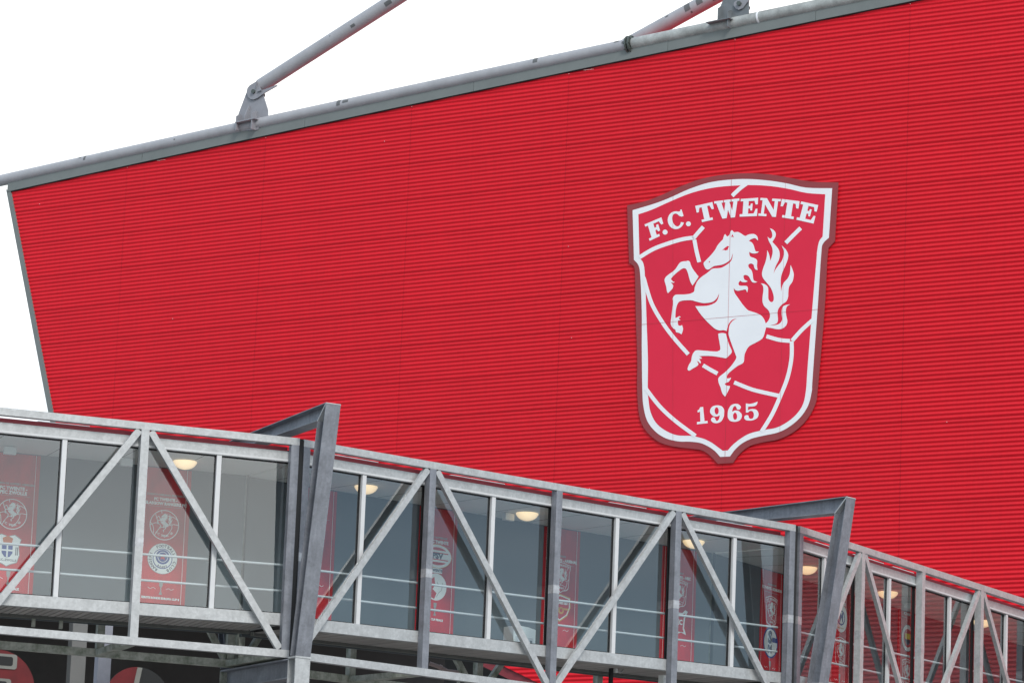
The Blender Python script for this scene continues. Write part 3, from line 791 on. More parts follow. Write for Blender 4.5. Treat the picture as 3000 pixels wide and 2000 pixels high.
for si, s in enumerate(SEC):
    W = SW(s)
    root = empty('footbridge_section', W(s.L / 2, 1.0, 0), s.label, 'footbridge', 'glazed footbridge sections')
    s.root = root
    u0, u1 = s.u0 + (.0 if si == 0 else .02), s.u1 - (.02 if si < 2 else 0)
    def trap(v0, v1, z0, z1, s=s, W=W):
        a0, a1 = s.u0 + v0 * s.k0 + .01, s.u0 + v1 * s.k0 + .01
        b0, b1 = s.u1 - v0 * s.k1 - .01, s.u1 - v1 * s.k1 - .01
        n = 1
        zf0 = z0 if callable(z0) else (lambda u: z0)
        zf1 = z1 if callable(z1) else (lambda u: z1)
        low = [(a0, v0), (b0, v0), (b1, v1), (a1, v1)]
        return MB().prism([W(u, v, zf0(u)) for u, v in low], [W(u, v, zf1(u)) for u, v in low])
    MB().box(W, (u0, 0, CHB), (u1, .15, ZT)).build('top_chord', M['galv'], root)
    MB().box(W, (u0, 0, BC_B), (u1, .15, BC_T)).build('bottom_chord', M['galv'], root)
    trap(VW + .08, VW + .23, BC_B, BC_T).build('rear_bottom_chord', M['galvm'], root)
    trap(VW + .08, VW + .23, CHB, ZT - .004).build('rear_top_chord', M['galvm'], root)
    # posts: measured ones, end posts, and the ones just outside the frame
    us = [uz(s, x, 1300 + (x - 400) * .14)[0] for x in s.posts]
    ends = []
    if si == 0: ends = [us[0] - (s.L - us[0]) + .05, s.L - .10]
    if si == 1: ends = [.10, s.L - .10]
    if si == 2: ends = [.10, 2 * us[2] - us[1], 3 * us[2] - 2 * us[1]]
    s.us = us; s.ends = ends
    pm = M['galv'] if si == 0 else M['galvd'] if si == 1 else M['galv']
    for uu in us + ends:
        MB().box(W, (uu - PW / 2, .001, BC_T), (uu + PW / 2, .149, CHB)).build('post', pm if uu in us else M['galvd'], root)
        if uu in us or si > 0:
            zc = s.sill(uu) + 1.0
            MB().box(W, (uu - PW / 2 - .003, -.002, zc), (uu + PW / 2 + .003, .150, zc + .16)).build('splice_sleeve', M['sleeve'], root)
    # diagonals from the heads of alternate posts to the feet of the neighbours
    zt, zb = CHB - .02, BC_T + .02
    allu = sorted(us + ends)
    heads = [us[0]] if si == 0 else [us[0], us[2]]
    for h in heads:
        i = allu.index(h)
        for j, sg in ((i - 1, -1), (i + 1, 1)):
            if 0 <= j < len(allu):
                f_ = allu[j]
                bar(s, (h + sg * (PW / 2 + .035), zt), (f_ - sg * (PW / 2 + .03), zb), .125, .012, .098).build('diagonal_brace', M['galv'], root)
    # cross struts under the floor and rear posts
    for uu in allu:
        ur = min(max(uu, s.u0 + VW * s.k0 + .1), s.u1 - VW * s.k1 - .1)
        MB().prism([W(uu - .10, .151, BC_T - .02), W(uu + .10, .151, BC_T - .02), W(ur + .10, VW + .079, BC_T - .02), W(ur - .10, VW + .079, BC_T - .02)],
                   [W(uu - .10, .151, BC_B + .01), W(uu + .10, .151, BC_B + .01), W(ur + .10, VW + .079, BC_B + .01), W(ur - .10, VW + .079, BC_B + .01)]).build('cross_strut', M['galvm'], root)
        MB().box(W, (ur - .07, VW + .085, BC_T), (ur + .07, VW + .225, CHB)).build('rear_post', M['galvm'], root)
    for h in heads:
        i = allu.index(h)
        for j, sg in ((i - 1, -1), (i + 1, 1)):
            if 0 <= j < len(allu):
                f_ = allu[j]
                c = lambda x: min(max(x, s.u0 + VW * s.k0 + .1), s.u1 - VW * s.k1 - .1)
                bar(s, (c(h) + sg * .11, zt), (c(f_) - sg * .11, zb), .11, VW + .10, VW + .20).build('rear_brace', M['galvm'], root)
    # glazing: head beam, sill, mullions, panes
    e0, e1 = s.u0 + VG * s.k0 + .015, s.u1 - VG * s.k1 - .015
    MB().box(W, (e0, .165, HB_B), (e1, .30, HB_T)).build('head_beam', M['galv'], root)
    MB().box(W, (e0, .150 + .006, HB_B + .012), (e1, .1645, HB_B + .045)).build('head_lip', M['alu'], root)
    sl = lambda u, h=0.0: s.sill(u) + h
    MB().prism([W(e0, .165, sl(e0, -SILLH)), W(e1, .165, sl(e1, -SILLH)), W(e1, .165, sl(e1)), W(e0, .165, sl(e0))],
               [W(e0, .33, sl(e0, -SILLH)), W(e1, .33, sl(e1, -SILLH)), W(e1, .33, sl(e1)), W(e0, .33, sl(e0))]).build('sill_beam', M['galv'], root)
    mul = {0: [191, 642], 1: [1066, 1445, 1808, 2152], 2: [2416, 2607, 2784, 2949.6]}[si]
    um = [uz(s, x, 1300 + (x - 400) * .15, .2)[0] for x in mul]
    if si == 0: um.append(um[0] - (um[1] - um[0]))
    if si == 2: um += [um[-1] + (um[-1] - um[-2]), um[-1] + 2 * (um[-1] - um[-2])]
    thick = [(uu, .045, M['alu']) for uu in um] + [(uu, .04, M['black']) for uu in us + ends if e0 + .2 < uu < e1 - .2]
    thick.sort(key=lambda t: t[0])
    for uu, hw, mm in thick:
        if mm is M['alu']:
            MB().prism([W(uu - hw, .175, sl(uu - hw)), W(uu + hw, .175, sl(uu + hw)), W(uu + hw, .175, HB_B), W(uu - hw, .175, HB_B)],
                       [W(uu - hw, .30, sl(uu - hw)), W(uu + hw, .30, sl(uu + hw)), W(uu + hw, .30, HB_B), W(uu - hw, .30, HB_B)]).build('mullion', mm, root)
        else:
            MB().prism([W(uu - .02, .215, sl(uu - .02)), W(uu + .02, .215, sl(uu + .02)), W(uu + .02, .215, HB_B), W(uu - .02, .215, HB_B)],
                       [W(uu - .02, .28, sl(uu - .02)), W(uu + .02, .28, sl(uu + .02)), W(uu + .02, .28, HB_B), W(uu - .02, .28, HB_B)]).build('glazing_joint', mm, root)
    edges = [(e0, 0.0)] + [(uu, hw if mm is M['alu'] else .02) for uu, hw, mm in thick] + [(e1, 0.0)]
    for (ua, ha), (ub, hb) in zip(edges[:-1], edges[1:]):
        a, b = ua + ha + .002, ub - hb - .002
        if b - a < .1: continue
        g_ = .022
        tw = random.uniform(-.0015, .0015); tv = random.uniform(-.0012, .0012)      # every pane sits a hair out of true
        def PV(u, t, z, a=a, b=b, tw=tw, tv=tv): return W(u, VG + t + tw * (u - (a + b) / 2) + tv * (z - HB_B + 1.3), z)
        c4 = [(a + g_, sl(a + g_, g_)), (b - g_, sl(b - g_, g_)), (b - g_, HB_B - g_), (a + g_, HB_B - g_)]
        pn = MB().prism([PV(u, 0, z) for u, z in c4], [PV(u, .012, z) for u, z in c4]).build('window_pane', M['glass'], root)
        o4 = [(a, sl(a, .001)), (b, sl(b, .001)), (b, HB_B - .001), (a, HB_B - .001)]
        mb = MB()
        for i in range(4):
            j = (i + 1) % 4
            ring = [o4[i], o4[j], c4[j], c4[i]]
            mb.prism([W(u, VG - .012, z) for u, z in ring], [W(u, VG + .03, z) for u, z in ring])
        mb.build('gasket', M['black'], pn)
    # handrails just behind the glass
    for rz in (s.r1, s.r2):
        r0_, r1_ = s.u0 + .4 * s.k0 + .05, s.u1 - .4 * s.k1 - .05
        autosmooth(MB().tube([W(r0_, .36, rz(r0_)), W(r1_, .36, rz(r1_))], .022, 10).build('handrail', M['alu'], root))
    # roof, ceiling, rear wall, floor
    MB().box(W, (e0 + .1, .30, HB_T - .02), (e1 - .1, .34, FA_T)).build('roof_fascia', M['redfascia'], root)
    trap(.345, VW + .07, HB_B + .06, FA_T - .05).build('roof_slab', M['roofing'], root)
    trap(.305, VW + .02, HB_B + .001, HB_B + .055).build('ceiling', M['ceil'], root)
    uj = s.u0 + .9
    while uj < s.u1 - 1.0:
        MB().box(W, (uj, .32, HB_B - .003), (uj + .012, VW - .02, HB_B + .0005)).build('ceiling_joint', M['edge'], root)
        uj += 1.25
    trap(VW, VW + .075, lambda u, s=s: s.sill(u) - .2, HB_B).build('inner_wall', M['wallin'], root)
    trap(.335, VW - .005, lambda u, s=s: s.sill(u) - .13, lambda u, s=s: s.sill(u) - .08).build('floor', M['floor'], root)
    nfl = {0: [.05, .45], 1: [.06, .30, .62, .85], 2: [.12, .28, .45]}[si]
    for t0 in nfl:
        a = s.u0 + (min(s.u1, s.L) - s.u0) * t0
        MB().box(W, (a, .30, FA_T + .003), (a + random.uniform(.9, 1.5), .36, FA_T + .016)).build('flashing_strip', M['white'], root)
    # soffit boards across the gallery
    pw = .142
    V0, V1 = .34, 1.62
    zb_ = lambda u: s.sill(u) - SILLH + .035
    n = 0
    ua = s.u0 + V1 * s.k0 + .03
    cnt = int((s.u1 - V1 * s.k1 - .03 - ua) / pw)
    me = None
    kslope = (s.sill(5) - s.sill(0)) / 5
    for i in range(cnt):
        a = ua + i * pw
        if me is None:
            o = MB().prism([W(a + .013, V0, zb_(a)), W(a + pw - .013, V0, zb_(a + pw)), W(a + pw - .013, V1, zb_(a + pw)), W(a + .013, V1, zb_(a))],
                           [W(a + .013, V0, zb_(a) + .018), W(a + pw - .013, V0, zb_(a + pw) + .018), W(a + pw - .013, V1, zb_(a + pw) + .018), W(a + .013, V1, zb_(a) + .018)]).build('soffit_plank', M['plank'], root)
            me = o; base = Vector(o.location)
        else:
            o = me.copy(); COL.objects.link(o); o.parent = root
            o.location = base + s.U * (i * pw) + Vector((0, 0, kslope * i * pw + random.uniform(-.002, .002)))
    trap(V0, VW - .01, lambda u: zb_(u) + .03, lambda u: zb_(u) + .045).build('soffit_backing', M['black'], root)
    trap(V1 + .005, V1 + .12, lambda u: zb_(u) - .05, lambda u: zb_(u) + .025).build('soffit_edge_channel', M['edge'], root)
    if si == 0:
        for x in (97, 178):
            uu = uz(s, x, 1830, 1.7)[0]
            MB().box(W, (uu - .03, 1.66, zb_(uu) - .20), (uu + .03, 1.72, zb_(uu) - .052)).build('hanger', M['galvm'], root)

# rubber joints between the trusses
for (s, t) in ((S1, S2), (S2, S3)):
    W = SW(s)
    p = W(s.L, .06, 0); 
    j = empty('expansion_joint', p, 'black rubber joint strip beside the %s leaning portal frame' % ('left' if s is S1 else 'right'), 'joint strip', 'rubber joints between gallery sections')
    MB().box(W, (s.L - .018, .02, BC_B), (s.L + .055, .13, ZT - .01)).build('rubber_strip', M['black'], j)

# ------------------------------------------------------------------ leaning portal frames over the joints
def portal(sa, sb, label, ot, ob, it, ib, bo, bi, hw, low=None):
    nb = (sa.N + sb.N).normalized(); tb = (sa.U + sb.U).normalized()
    J = sa.O + sa.L * sa.U + sa.U * .03
    def tz(x, y):
        r = ray(x, y)
        t = (J - CAM).dot(tb) / r.dot(tb)
        p = CAM + t * r
        return Vector(((p - J).dot(nb), p.z))
    def P(t, w, z): return J + nb * t + tb * w + Vector((0, 0, z))
    root = empty('portal_frame', P(0, 0, 0), label, 'steel frame', 'leaning portal frames')
    OT, OB, IT, IB = tz(*ot), tz(*ob), tz(*it), tz(*ib)
    # make the measured outline a plane I section: outer and inner lines
    print('portal', OT, OB, IT, IB, tz(*bo), tz(*bi))
    def member(name, o0, o1, i0, i1, m, w=hw, tf=.022, tw=.014):
        mb = MB()
        def off(a, b, d): return a + (b - a).normalized() * d
        oo0, oo1, ii0, ii1 = off(o0, i0, tf), off(o1, i1, tf), off(i0, o0, tf), off(i1, o1, tf)
        for c, h in (((o0, o1, oo1, oo0), w / 2), ((ii0, ii1, i1, i0), w / 2)):
            mb.prism([P(p.x, -h, p.y) for p in c], [P(p.x, h, p.y) for p in c])
        c = (oo0, oo1, ii1, ii0)
        mb.prism([P(p.x, -tw / 2, p.y) for p in c], [P(p.x, tw / 2, p.y) for p in c])
        return mb.build(name, m, root)
    g = (OT - IT).normalized() * .0
    member('front_leg', OB, OT, IB, IT, M['galvd'])
    rl = VW + .24
    span = rl - OB.x
    tr_ = 2 * (rl / 2) - OT.x + .1
    bo_, bi_ = tz(*bo), tz(*bi)
    so, si_ = (bo_.y - OT.y) / (bo_.x - OT.x), (bi_.y - IT.y) / (bi_.x - IT.x)
    BT = Vector((tr_, OT.y + so * (tr_ - OT.x))); BIn = Vector((tr_ - (IT.x - OT.x), IT.y + si_ * (tr_ - IT.x)))
    e = .004
    mv = (IT - OT).normalized()
    pp = Vector((-mv.y, mv.x)) * .012
    if pp.x < 0: pp = -pp
    member('top_beam', OT + pp, BT, IT + pp, BIn, M['galvd'])
    c = (OT - pp * .9, OT + pp * .9, IT + pp * .9, IT - pp * .9)
    MB().prism([P(p.x, -hw / 2 - .003, p.y) for p in c], [P(p.x, hw / 2 + .003, p.y) for p in c]).build('mitre_plate', M['galv'], root)
    RB = Vector((rl + .1 - OB.x * .3, OB.y)); RIB = RB - Vector((IB.x - OB.x, 0))
    member('rear_leg', RB, BT - Vector((0, .02)), RIB, BIn - Vector((0, .02)), M['galvd'])
    # straight column below the splice, with a cross beam back under the gallery
    zj = OB.y
    MB().box(P, (OB.x - .012, -hw / 2 - .01, zj - .035), (IB.x + .05, hw / 2 + .01, zj - .003)).build('splice_plate', M['galv'], root)
    o0, o1, i0, i1 = Vector((OB.x + .06, 0)), Vector((OB.x, zj - .036)), Vector((OB.x + .36, 0)), Vector((OB.x + .30, zj - .036))
    member('column', o0, o1, i0, i1, M['galv'])
    zc = zj - .03
    x0, x1 = OB.x + .32, RB.x - .02
    for nm, (za, zb, h) in (('x', (zc - .02, zc, hw / 2)),): pass
    mb = MB()
    mb.box(P, (x0, -hw / 2, zc - .024), (x1, hw / 2, zc)); mb.box(P, (x0, -hw / 2, zc - .36), (x1, hw / 2, zc - .336)); mb.box(P, (x0, -.008, zc - .336), (x1, .008, zc - .024))
    mb.build('cross_beam', M['galvd'], root)
    o0, o1, i0, i1 = Vector((RB.x - .04, 0)), Vector((RB.x, zj - .036)), Vector((RB.x - .34, 0)), Vector((RB.x - .30, zj - .5))
    member('column', o0, o1, i0, i1, M['galvm'])
    return P
portal(S1, S2, 'leaning weathered steel portal frame at the joint left of centre', (977, 1182), (888, 1921), (951, 1236), (871, 1921), (756, 1269), (832, 1277), .30)
portal(S2, S3, 'leaning weathered steel portal frame at the joint on the right', (2494, 1457), (2414, 2000), (2458, 1506), (2377, 2000), (2140, 1501), (2275, 1523), .30)

# ------------------------------------------------------------------ ceiling lamps and white boxes in the gallery
def lathe(prof, seg, fn):
    mb = MB(); v, f = [], []
    for r, z in prof:
        for k in range(seg): v.append(fn(r * math.cos(2 * math.pi * k / seg), r * math.sin(2 * math.pi * k / seg), z))
    for i in range(len(prof) - 1):
        for k in range(seg): f.append((i * seg + k, i * seg + (k + 1) % seg, (i + 1) * seg + (k + 1) % seg, (i + 1) * seg + k))
    return mb.add(v, f)
lamps = [(S1, 542, 'lit bowl lamp beside the red banner with the round white and blue badge'), (S2, 1072, 'lit bowl lamp behind the first mullion right of the left portal frame'),
         (S2, 1544, 'lit bowl lamp left of the post in front of the cannon badge banner'), (S2, 2032, 'lit bowl lamp partly behind a diagonal brace in the middle section'),
         (S3, 2364, 'lit bowl lamp just left of the right portal frame'), (S3, 2602, 'lit bowl lamp behind a mullion above the yellow and blue badge banner'), (S3, 2880, 'lit bowl lamp hidden behind a post near the right edge')]
for s, x, lab in lamps:
    W = SW(s)
    r = ray(x, 1300)
    vl = 1.15
    u = uz(s, x, 1355 + (x - 542) * .16, vl)[0]
    c = W(u, vl, HB_B)
    root = empty('ceiling_lamp', c, lab, 'lamp', 'lit ceiling bowl lamps')
    R_, H_ = .225, .165
    fn = lambda a, b, z, c=c: c + Vector((a, b, z))
    autosmooth(lathe([(.20, -.001), (R_ - .01, -.015), (R_, -.028), (R_ * .96, -.05), (R_ * .82, -.095), (R_ * .60, -.132), (R_ * .33, -.155), (.008, -H_)], 28, fn).build('glass_bowl', M['lamp'], root), 60)
    lathe([(R_ + .006, -.0005), (R_ + .006, -.012), (R_ - .012, -.012)], 28, fn).build('rim', M['alu'], root)
for s, x, y, lab in ((S1, 30, 1302, 'white box light on the gallery ceiling at the far left'), (S2, 1490, 1500, 'white box light on the ceiling left of the middle bowl lamp'), (S3, 2660, 1750, 'white box light on the ceiling above the yellow and blue badge'), (S1, 372, 1330, 'white box light on the ceiling just left of the tall post in the left section')):
    W = SW(s)
    u = uz(s, x, y, 1.45)[0]
    root = empty('emergency_light', W(u, 1.45, HB_B), lab, 'box light', 'white box lights on the gallery ceiling')
    MB().box(W, (u - .11, 1.40, HB_B - .155), (u + .11, 1.50, HB_B - .02)).build('housing', M['cab'], root)
    MB().box(W, (u - .04, 1.42, HB_B - .02), (u + .04, 1.48, HB_B - .001)).build('mount', M['alu'], root)

# white information cabinet on the gallery floor
W = SW(S2)
u, _ = uz(S2, 1527, 1860, 1.2)
cb = empty('cabinet', W(u, 1.2, S2.sill(u)), 'white cabinet standing behind the glass left of the cannon badge banner', 'cabinet')
zt_ = uz(S2, 1527, 1836, 1.2)[1]
pl = [(u - .28, S2.sill(u) - .07), (u + .28, S2.sill(u) - .07), (u + .28, zt_ - .03), (u + .1, zt_), (u - .1, zt_ + .01), (u - .28, zt_ - .01)]
MB().prism([W(a, 1.1, z) for a, z in pl], [W(a, 1.4, z) for a, z in pl]).build('case', M['cab'], cb)
MB().box(W, (u - .22, 1.094, S2.sill(u) + .0), (u + .22, 1.099, zt_ - .2)).build('door', M['alu'], cb)
MB().box(W, (u + .14, 1.085, zt_ - .33), (u + .18, 1.0935, zt_ - .25)).build('handle', M['bolt'], cb)

# ------------------------------------------------------------------ banners on the rear wall
def text_shapes(body, size, bold=.0, align='CENTER'):
    cu = bpy.data.curves.new('t', 'FONT')
    cu.body = body; cu.size = size; cu.offset = bold; cu.align_x = align; cu.align_y = 'CENTER'; cu.resolution_u = 2
    ob = bpy.data.objects.new('t', cu); COL.objects.link(ob)
    dg = bpy.context.evaluated_depsgraph_get()
    me = bpy.data.meshes.new_from_object(ob.evaluated_get(dg))
    v = [(p.co.x, p.co.y) for p in me.vertices]; f = [tuple(p.vertices) for p in me.polygons]
    bpy.data.objects.remove(ob); bpy.data.curves.remove(cu); bpy.data.meshes.remove(me)
    return v, f
def circ(cx, cy, rx, ry=None, n=28):
    ry = ry or rx
    return [(cx + rx * math.cos(2 * math.pi * i / n), cy + ry * math.sin(2 * math.pi * i / n)) for i in range(n)]
def rect(x0, y0, x1, y1): return [(x0, y0), (x1, y0), (x1, y1), (x0, y1)]

class Ban:
    def __init__(b, s, xc, yc, label, half=.475):
        b.s, b.W = s, SW(s)
        b.u, b.z = uz(s, xc, yc, VW - .02)
        b.zt = HB_B - .02
        b.zb = s.sill(b.u) - .12
        b.root = empty('banner', b.W(b.u, VW - .02, b.zb), label, 'banner', 'red banners on the gallery rear wall')
        b.h = half
        b.lay = 0
        b.put('cloth', [rect(-half, b.zb - b.z, half, b.zt - b.z)], M['bred'], 0)
        b.put('edge_line', [rect(half - .085, b.zb - b.z, half - .077, b.zt - b.z)], M['bwhite'], 1)
        b.put('edge_line', [rect(-half + .077, b.zb - b.z, -half + .085, b.zt - b.z)], M['bwhite'], 1)
    def put(b, name, polys, m, layer, parent=None):
        mb = MB()
        v0 = VW - .006 - .003 * layer
        for pl in polys:
            mb.prism([b.W(b.u + x, v0 - .002, b.z + y) for x, y in pl], [b.W(b.u + x, v0, b.z + y) for x, y in pl])
        return mb.build(name, m, parent or b.root)
    def text(b, body, x, y, size, m=None, layer=1, bold=.004, wide=1.0, parent=None, name='text_line'):
        v, f = text_shapes(body, size, bold)
        v0 = VW - .008 - .003 * layer
        if not f: return
        return build(name, [b.W(b.u + x + a * wide, v0, b.z + y + c) for a, c in v], f, m or M['bwhite'], parent or b.root)
    def arc_text(b, body, cx, cy, r, a0, a1, size, m, layer, parent, flip=False):
        V, Fc = [], []
        n = len(body)
        v0 = VW - .008 - .003 * layer
        for i, ch in enumerate(body):
            if ch == ' ': continue
            a = math.radians(a0 + (a1 - a0) * (i / max(1, n - 1)))
            v, f = text_shapes(ch, size, .002)
            rot = a - math.pi / 2 if not flip else a + math.pi / 2
            k = len(V)
            for (p, q_) in v:
                X = cx + r * math.cos(a) + p * math.cos(rot) - q_ * math.sin(rot)
                Y = cy + r * math.sin(a) + p * math.sin(rot) + q_ * math.cos(rot)
                V.append(b.W(b.u + X, v0, b.z + Y))
            Fc += [tuple(j + k for j in q) for q in f]
        return build('ring_text', V, Fc, m, parent)
    def title(b, y, l0, l1, l2=None, w=.072, dx=0):
        if l0: b.text(l0, dx, y, .05, M['bgrey'], bold=.002)
        b.text(l1, dx, y - .085, w, bold=.005)
        if l2: b.text(l2, dx, y - .165, w, bold=.005)
        yy = y - (.22 if l2 else .17)
        b.put('rule', [rect(-.32, yy, .32, yy + .006)], M['bgrey'], 1)
    def horse(b, x, y, k, layer, parent):
        f = lambda pl: [(x + (p - HC[0]) * k, y + (q - HC[1]) * k) for p, q in thin(pl, 3)]
        return b.put('horse', [f(pl) for pl in U['horse']], M['bwhite'], layer, parent)
    def ball(b, y, r=.285):
        o = b.put('ball_badge', [circ(0, y, r)], M['bwhite'], 1)
        b.put('red_disc', [circ(0, y, r - .018)], M['bclear'], 2, o)
        ln = [[(-.95, -.05), (-.6, .1), (-.35, .05), (-.25, -.1), (-.45, -.4), (-.65, -.75)], [(-.25, .93), (-.2, .75)], [(-.65, .7), (-.5, .35), (-.38, .05)], [(.2, .62), (.6, .55), (.88, .38)], [(.95, .05), (.55, .08), (.5, -.2), (.3, -.55), (.05, -.8)], [(-.93, .1), (-.75, -.15), (-.7, -.6)]]
        b.put('ball_seams', [strip2d([(p[0] * r, y + p[1] * r) for p in q], .012, 4) for q in ln], M['bwhite'], 3, o)
        b.horse(0.0, y + .04, .62, 4, o)
        b.arc_text("F.C. TWENTE '65", 0, y, r * .72, 225, 318, .055, M['bwhite'], 5, o, True)
    def shield(b, y, h=.62):
        o = b.put('shield_badge', [[(p * h, y + q * h) for p, q in thin(U['wo'], 2)]], M['bwhite'], 1)
        k = .97
        b.put('red_field', [[(p * h * .93, y + q * h * .945 + .0) for p, q in thin(U['wo'], 2)]], M['bclear'], 2, o)
        b.put('ball_seams', [[(p * h, y + q * h) for p, q in pl[::2]] for pl in U['lines'][:10]], M['bwhite'], 3, o)
        b.put('crest_letters', [[(p * h, y + q * h) for p, q in pl] for pl in U['letters']], M['bwhite'], 3, o)
        f = lambda pl: [(p * h, y + q * h) for p, q in thin(pl, 3)]
        b.put('horse', [f(pl) for pl in U['horse']], M['bwhite'], 3, o)
    def trophy(b, y):
        pr = [(.03, 0), (.03, .02), (.012, .05), (.01, .13), (.03, .16), (.04, .24), (.035, .25)]
        b.put('trophy', [[(x, y + z) for x, z in pr] + [(-x, y + z) for x, z in pr[::-1]]], M['bgrey'], 1)
        b.put('flourish', [strip2d([(sg * .10, y + .1), (sg * .15, y + .125), (sg * .2, y + .1), (sg * .25, y + .125)], .008, 4) for sg in (-1, 1)], M['bwhite'], 1)
hx = [p[0] for p in U['horse'][0]]; hy = [p[1] for p in U['horse'][0]]
HC = ((min(hx) + max(hx)) / 2, (min(hy) + max(hy)) / 2)
def badge_shield(w, h, x=0, y=0): return [(x + p * w, y + q * h) for p, q in [(-.5, .35), (-.25, .48), (0, .42), (.25, .48), (.5, .35), (.42, .15), (.46, -.15), (.38, -.38), (.15, -.45), (0, -.52), (-.15, -.45), (-.38, -.38), (-.46, -.15), (-.42, .15)]]

# 1: crowned blue cross shield
b = Ban(S1, 35.7, 1505, 'red banner with a ball badge above a crowned white shield, far left')
b.title(.56, 'STADION DE GOFFERT, NIJMEGEN', 'FC TWENTE -', 'PEC ZWOLLE', .085)
b.ball(0)
o = b.put('club_badge', [badge_shield(.52, .60, -.05, -.66)], M['bgrey'], 1)
b.put('badge_face', [badge_shield(.49, .57, -.05, -.66)], M['bwhite'], 2, o)
b.put('crown', [[(-.13, -.53), (-.15, -.45), (-.09, -.42), (-.05, -.40), (-.01, -.42), (.05, -.45), (.03, -.53)]], M['borange'], 3, o)
b.put('blue_shield', [[(-.15, -.58), (.05, -.58), (.05, -.72), (.0, -.79), (-.05, -.80), (-.10, -.79), (-.15, -.72)]], M['bblue'], 3, o)
b.put('white_cross', [rect(-.065, -.795, -.035, -.575), rect(-.155, -.685, -.066, -.655), rect(-.034, -.685, .055, -.655)], M['bwhite'], 4, o)
b.put('side_bars', [rect(-.25, -.75, -.235, -.6), rect(-.22, -.75, -.205, -.6), rect(.105, -.75, .12, -.6), rect(.135, -.75, .15, -.6)], M['bnavy'], 3, o)
b.text('P.E.C.-ZWOLLE', -.05, -.85, .055, M['bnavy'], 3, .001, 1, o)
b.trophy(-1.30); b.text('FINALE', .12, -1.37, .06)
# 2: round ring badge
b = Ban(S1, 481.8, 1537, 'red banner with a ball badge above a round white and blue ring badge')
b.title(.56, 'STADION DIEKMAN, ENSCHEDE', 'FC TWENTE -', 'GLASGOW RANGERS FC', .074)
b.ball(0)
y = -.63
o = b.put('club_badge', [circ(0, y, .29)], M['bgrey'], 1)
b.put('white_ring', [circ(0, y, .28)], M['bwhite'], 2, o)
b.put('blue_ring', [circ(0, y, .19)], M['bblue'], 3, o)
b.put('inner_white', [circ(0, y, .175)], M['bwhite'], 4, o)
b.put('blue_disc', [circ(0, y + .03, .135)], M['bblue'], 5, o)
b.put('white_hoop', [circ(0, y + .03, .10)], M['bwhite'], 6, o)
b.put('blue_core', [circ(0, y + .03, .088)], M['bblue'], 7, o)
b.put('red_lion', [[(-.05, y - .02), (-.02, y + .07), (.03, y + .09), (.05, y + .05), (.03, y + .02), (.05, y - .03), (.0, y + .0)]], M['bclear'], 8, o)
b.arc_text('FOOTBALL', 0, y, .235, 118, 25, .075, M['bnavy'], 3, o)
b.arc_text('CLUB', 0, y, .235, -14, -62, .075, M['bnavy'], 3, o)
b.arc_text('RANGERS', 0, y, .235, 242, 160, .075, M['bnavy'], 3, o)
b.arc_text('READY', 0, y, .155, 240, 300, .045, M['bnavy'], 6, o, True)
b.trophy(-1.30); b.text('EERSTE RONDE EUROPA CUP II', 0, -1.37, .052)
# 3: behind the portal
b = Ban(S2, 925, 1560, 'red banner half hidden behind the left portal frame')
b.title(.45, 'ENSCHEDE', 'FC TWENTE')
b.shield(0, .55); b.trophy(-1.1)
# 4: striped oval and globe
b = Ban(S2, 1281.6, 1628, 'red banner with a striped oval badge above a white globe badge')
b.title(.36, 'KUIP, ROTTERDAM', '- FC TWENTE', None, .08, .02)
y = 0
o = b.put('oval_badge', [circ(0, y, .36, .235)], M['bgold'], 1)
b.put('white_rim', [circ(0, y, .35, .225)], M['bwhite'], 2, o)
b.put('red_oval', [circ(0, y, .295, .175)], M['bclear'], 3, o)
b.put('white_stripes', [rect(-.26, y + .075, .26, y + .115), rect(-.29, y - .055, .29, y + .055), rect(-.26, y - .115, .26, y - .075)], M['bwhite'], 4, o)
b.text('PSV', .0, y, .15, M['bnavy'], 5, .008, 1.1, o)
y = -.60
o = b.put('globe_badge', [circ(0, y, .265)], M['bwhite'], 1)
b.put('red_ocean', [[(-.24, y - .02), (-.15, y + .12), (-.05, y + .19), (-.02, y + .05), (-.08, y - .05), (.02, y - .12), (-.03, y - .24), (-.15, y - .2)]], M['bclear'], 2, o)
b.put('land_lines', [strip2d([(.02, y - .2), (.08, y - .1), (.14, y - .05), (.16, y + .1)], .01, 3), strip2d([(.02, y + .1), (.1, y + .02), (.2, y + .06)], .01, 3)], M['bgrey'], 2, o)
b.put('name_strip', [rect(-.14, y + .27, .14, y + .37)], M['bwhite'], 1)
b.text('TWENTE', 0, y + .32, .07, M['bnavy'], 2, .003)
b.put('flag_strip', [rect(-.40, y + .02, -.28, y + .14)], M['bwhite'], 1)
b.trophy(-1.16); b.text('CUP FINALE', .06, -1.24, .055)
# 5: shield and cannon badge
b = Ban(S2, 1644, 1690, 'red banner with a horse shield above a red cannon shield badge')
b.title(.42, 'LONDON', 'FC TWENTE - ARSENAL', None, .077)
b.shield(0, .64)
y = -.60
o = b.put('club_badge', [[(-.27, y + .22), (0, y + .27), (.27, y + .22), (.28, y + .02), (.2, y - .16), (0, y - .29), (-.2, y - .16), (-.28, y + .02)]], M['bgold'], 1)
b.put('white_edge', [[(-.25, y + .20), (0, y + .25), (.25, y + .20), (.26, y + .02), (.19, y - .14), (0, y - .265), (-.19, y - .14), (-.26, y + .02)]], M['bwhite'], 2, o)
b.put('red_face', [[(-.22, y + .18), (0, y + .225), (.22, y + .18), (.235, y + .02), (.17, y - .125), (0, y - .24), (-.17, y - .125), (-.235, y + .02)]], M['bclear'], 3, o)
b.text('Arsenal', 0, y + .11, .14, M['bwhite'], 4, .004, .9, o)
b.put('cannon', [rect(-.2, y - .04, .22, y - .005), circ(.03, y - .06, .07)], M['bgold'], 4, o)
b.put('wheel_hub', [circ(.03, y - .06, .035)], M['bclear'], 5, o)
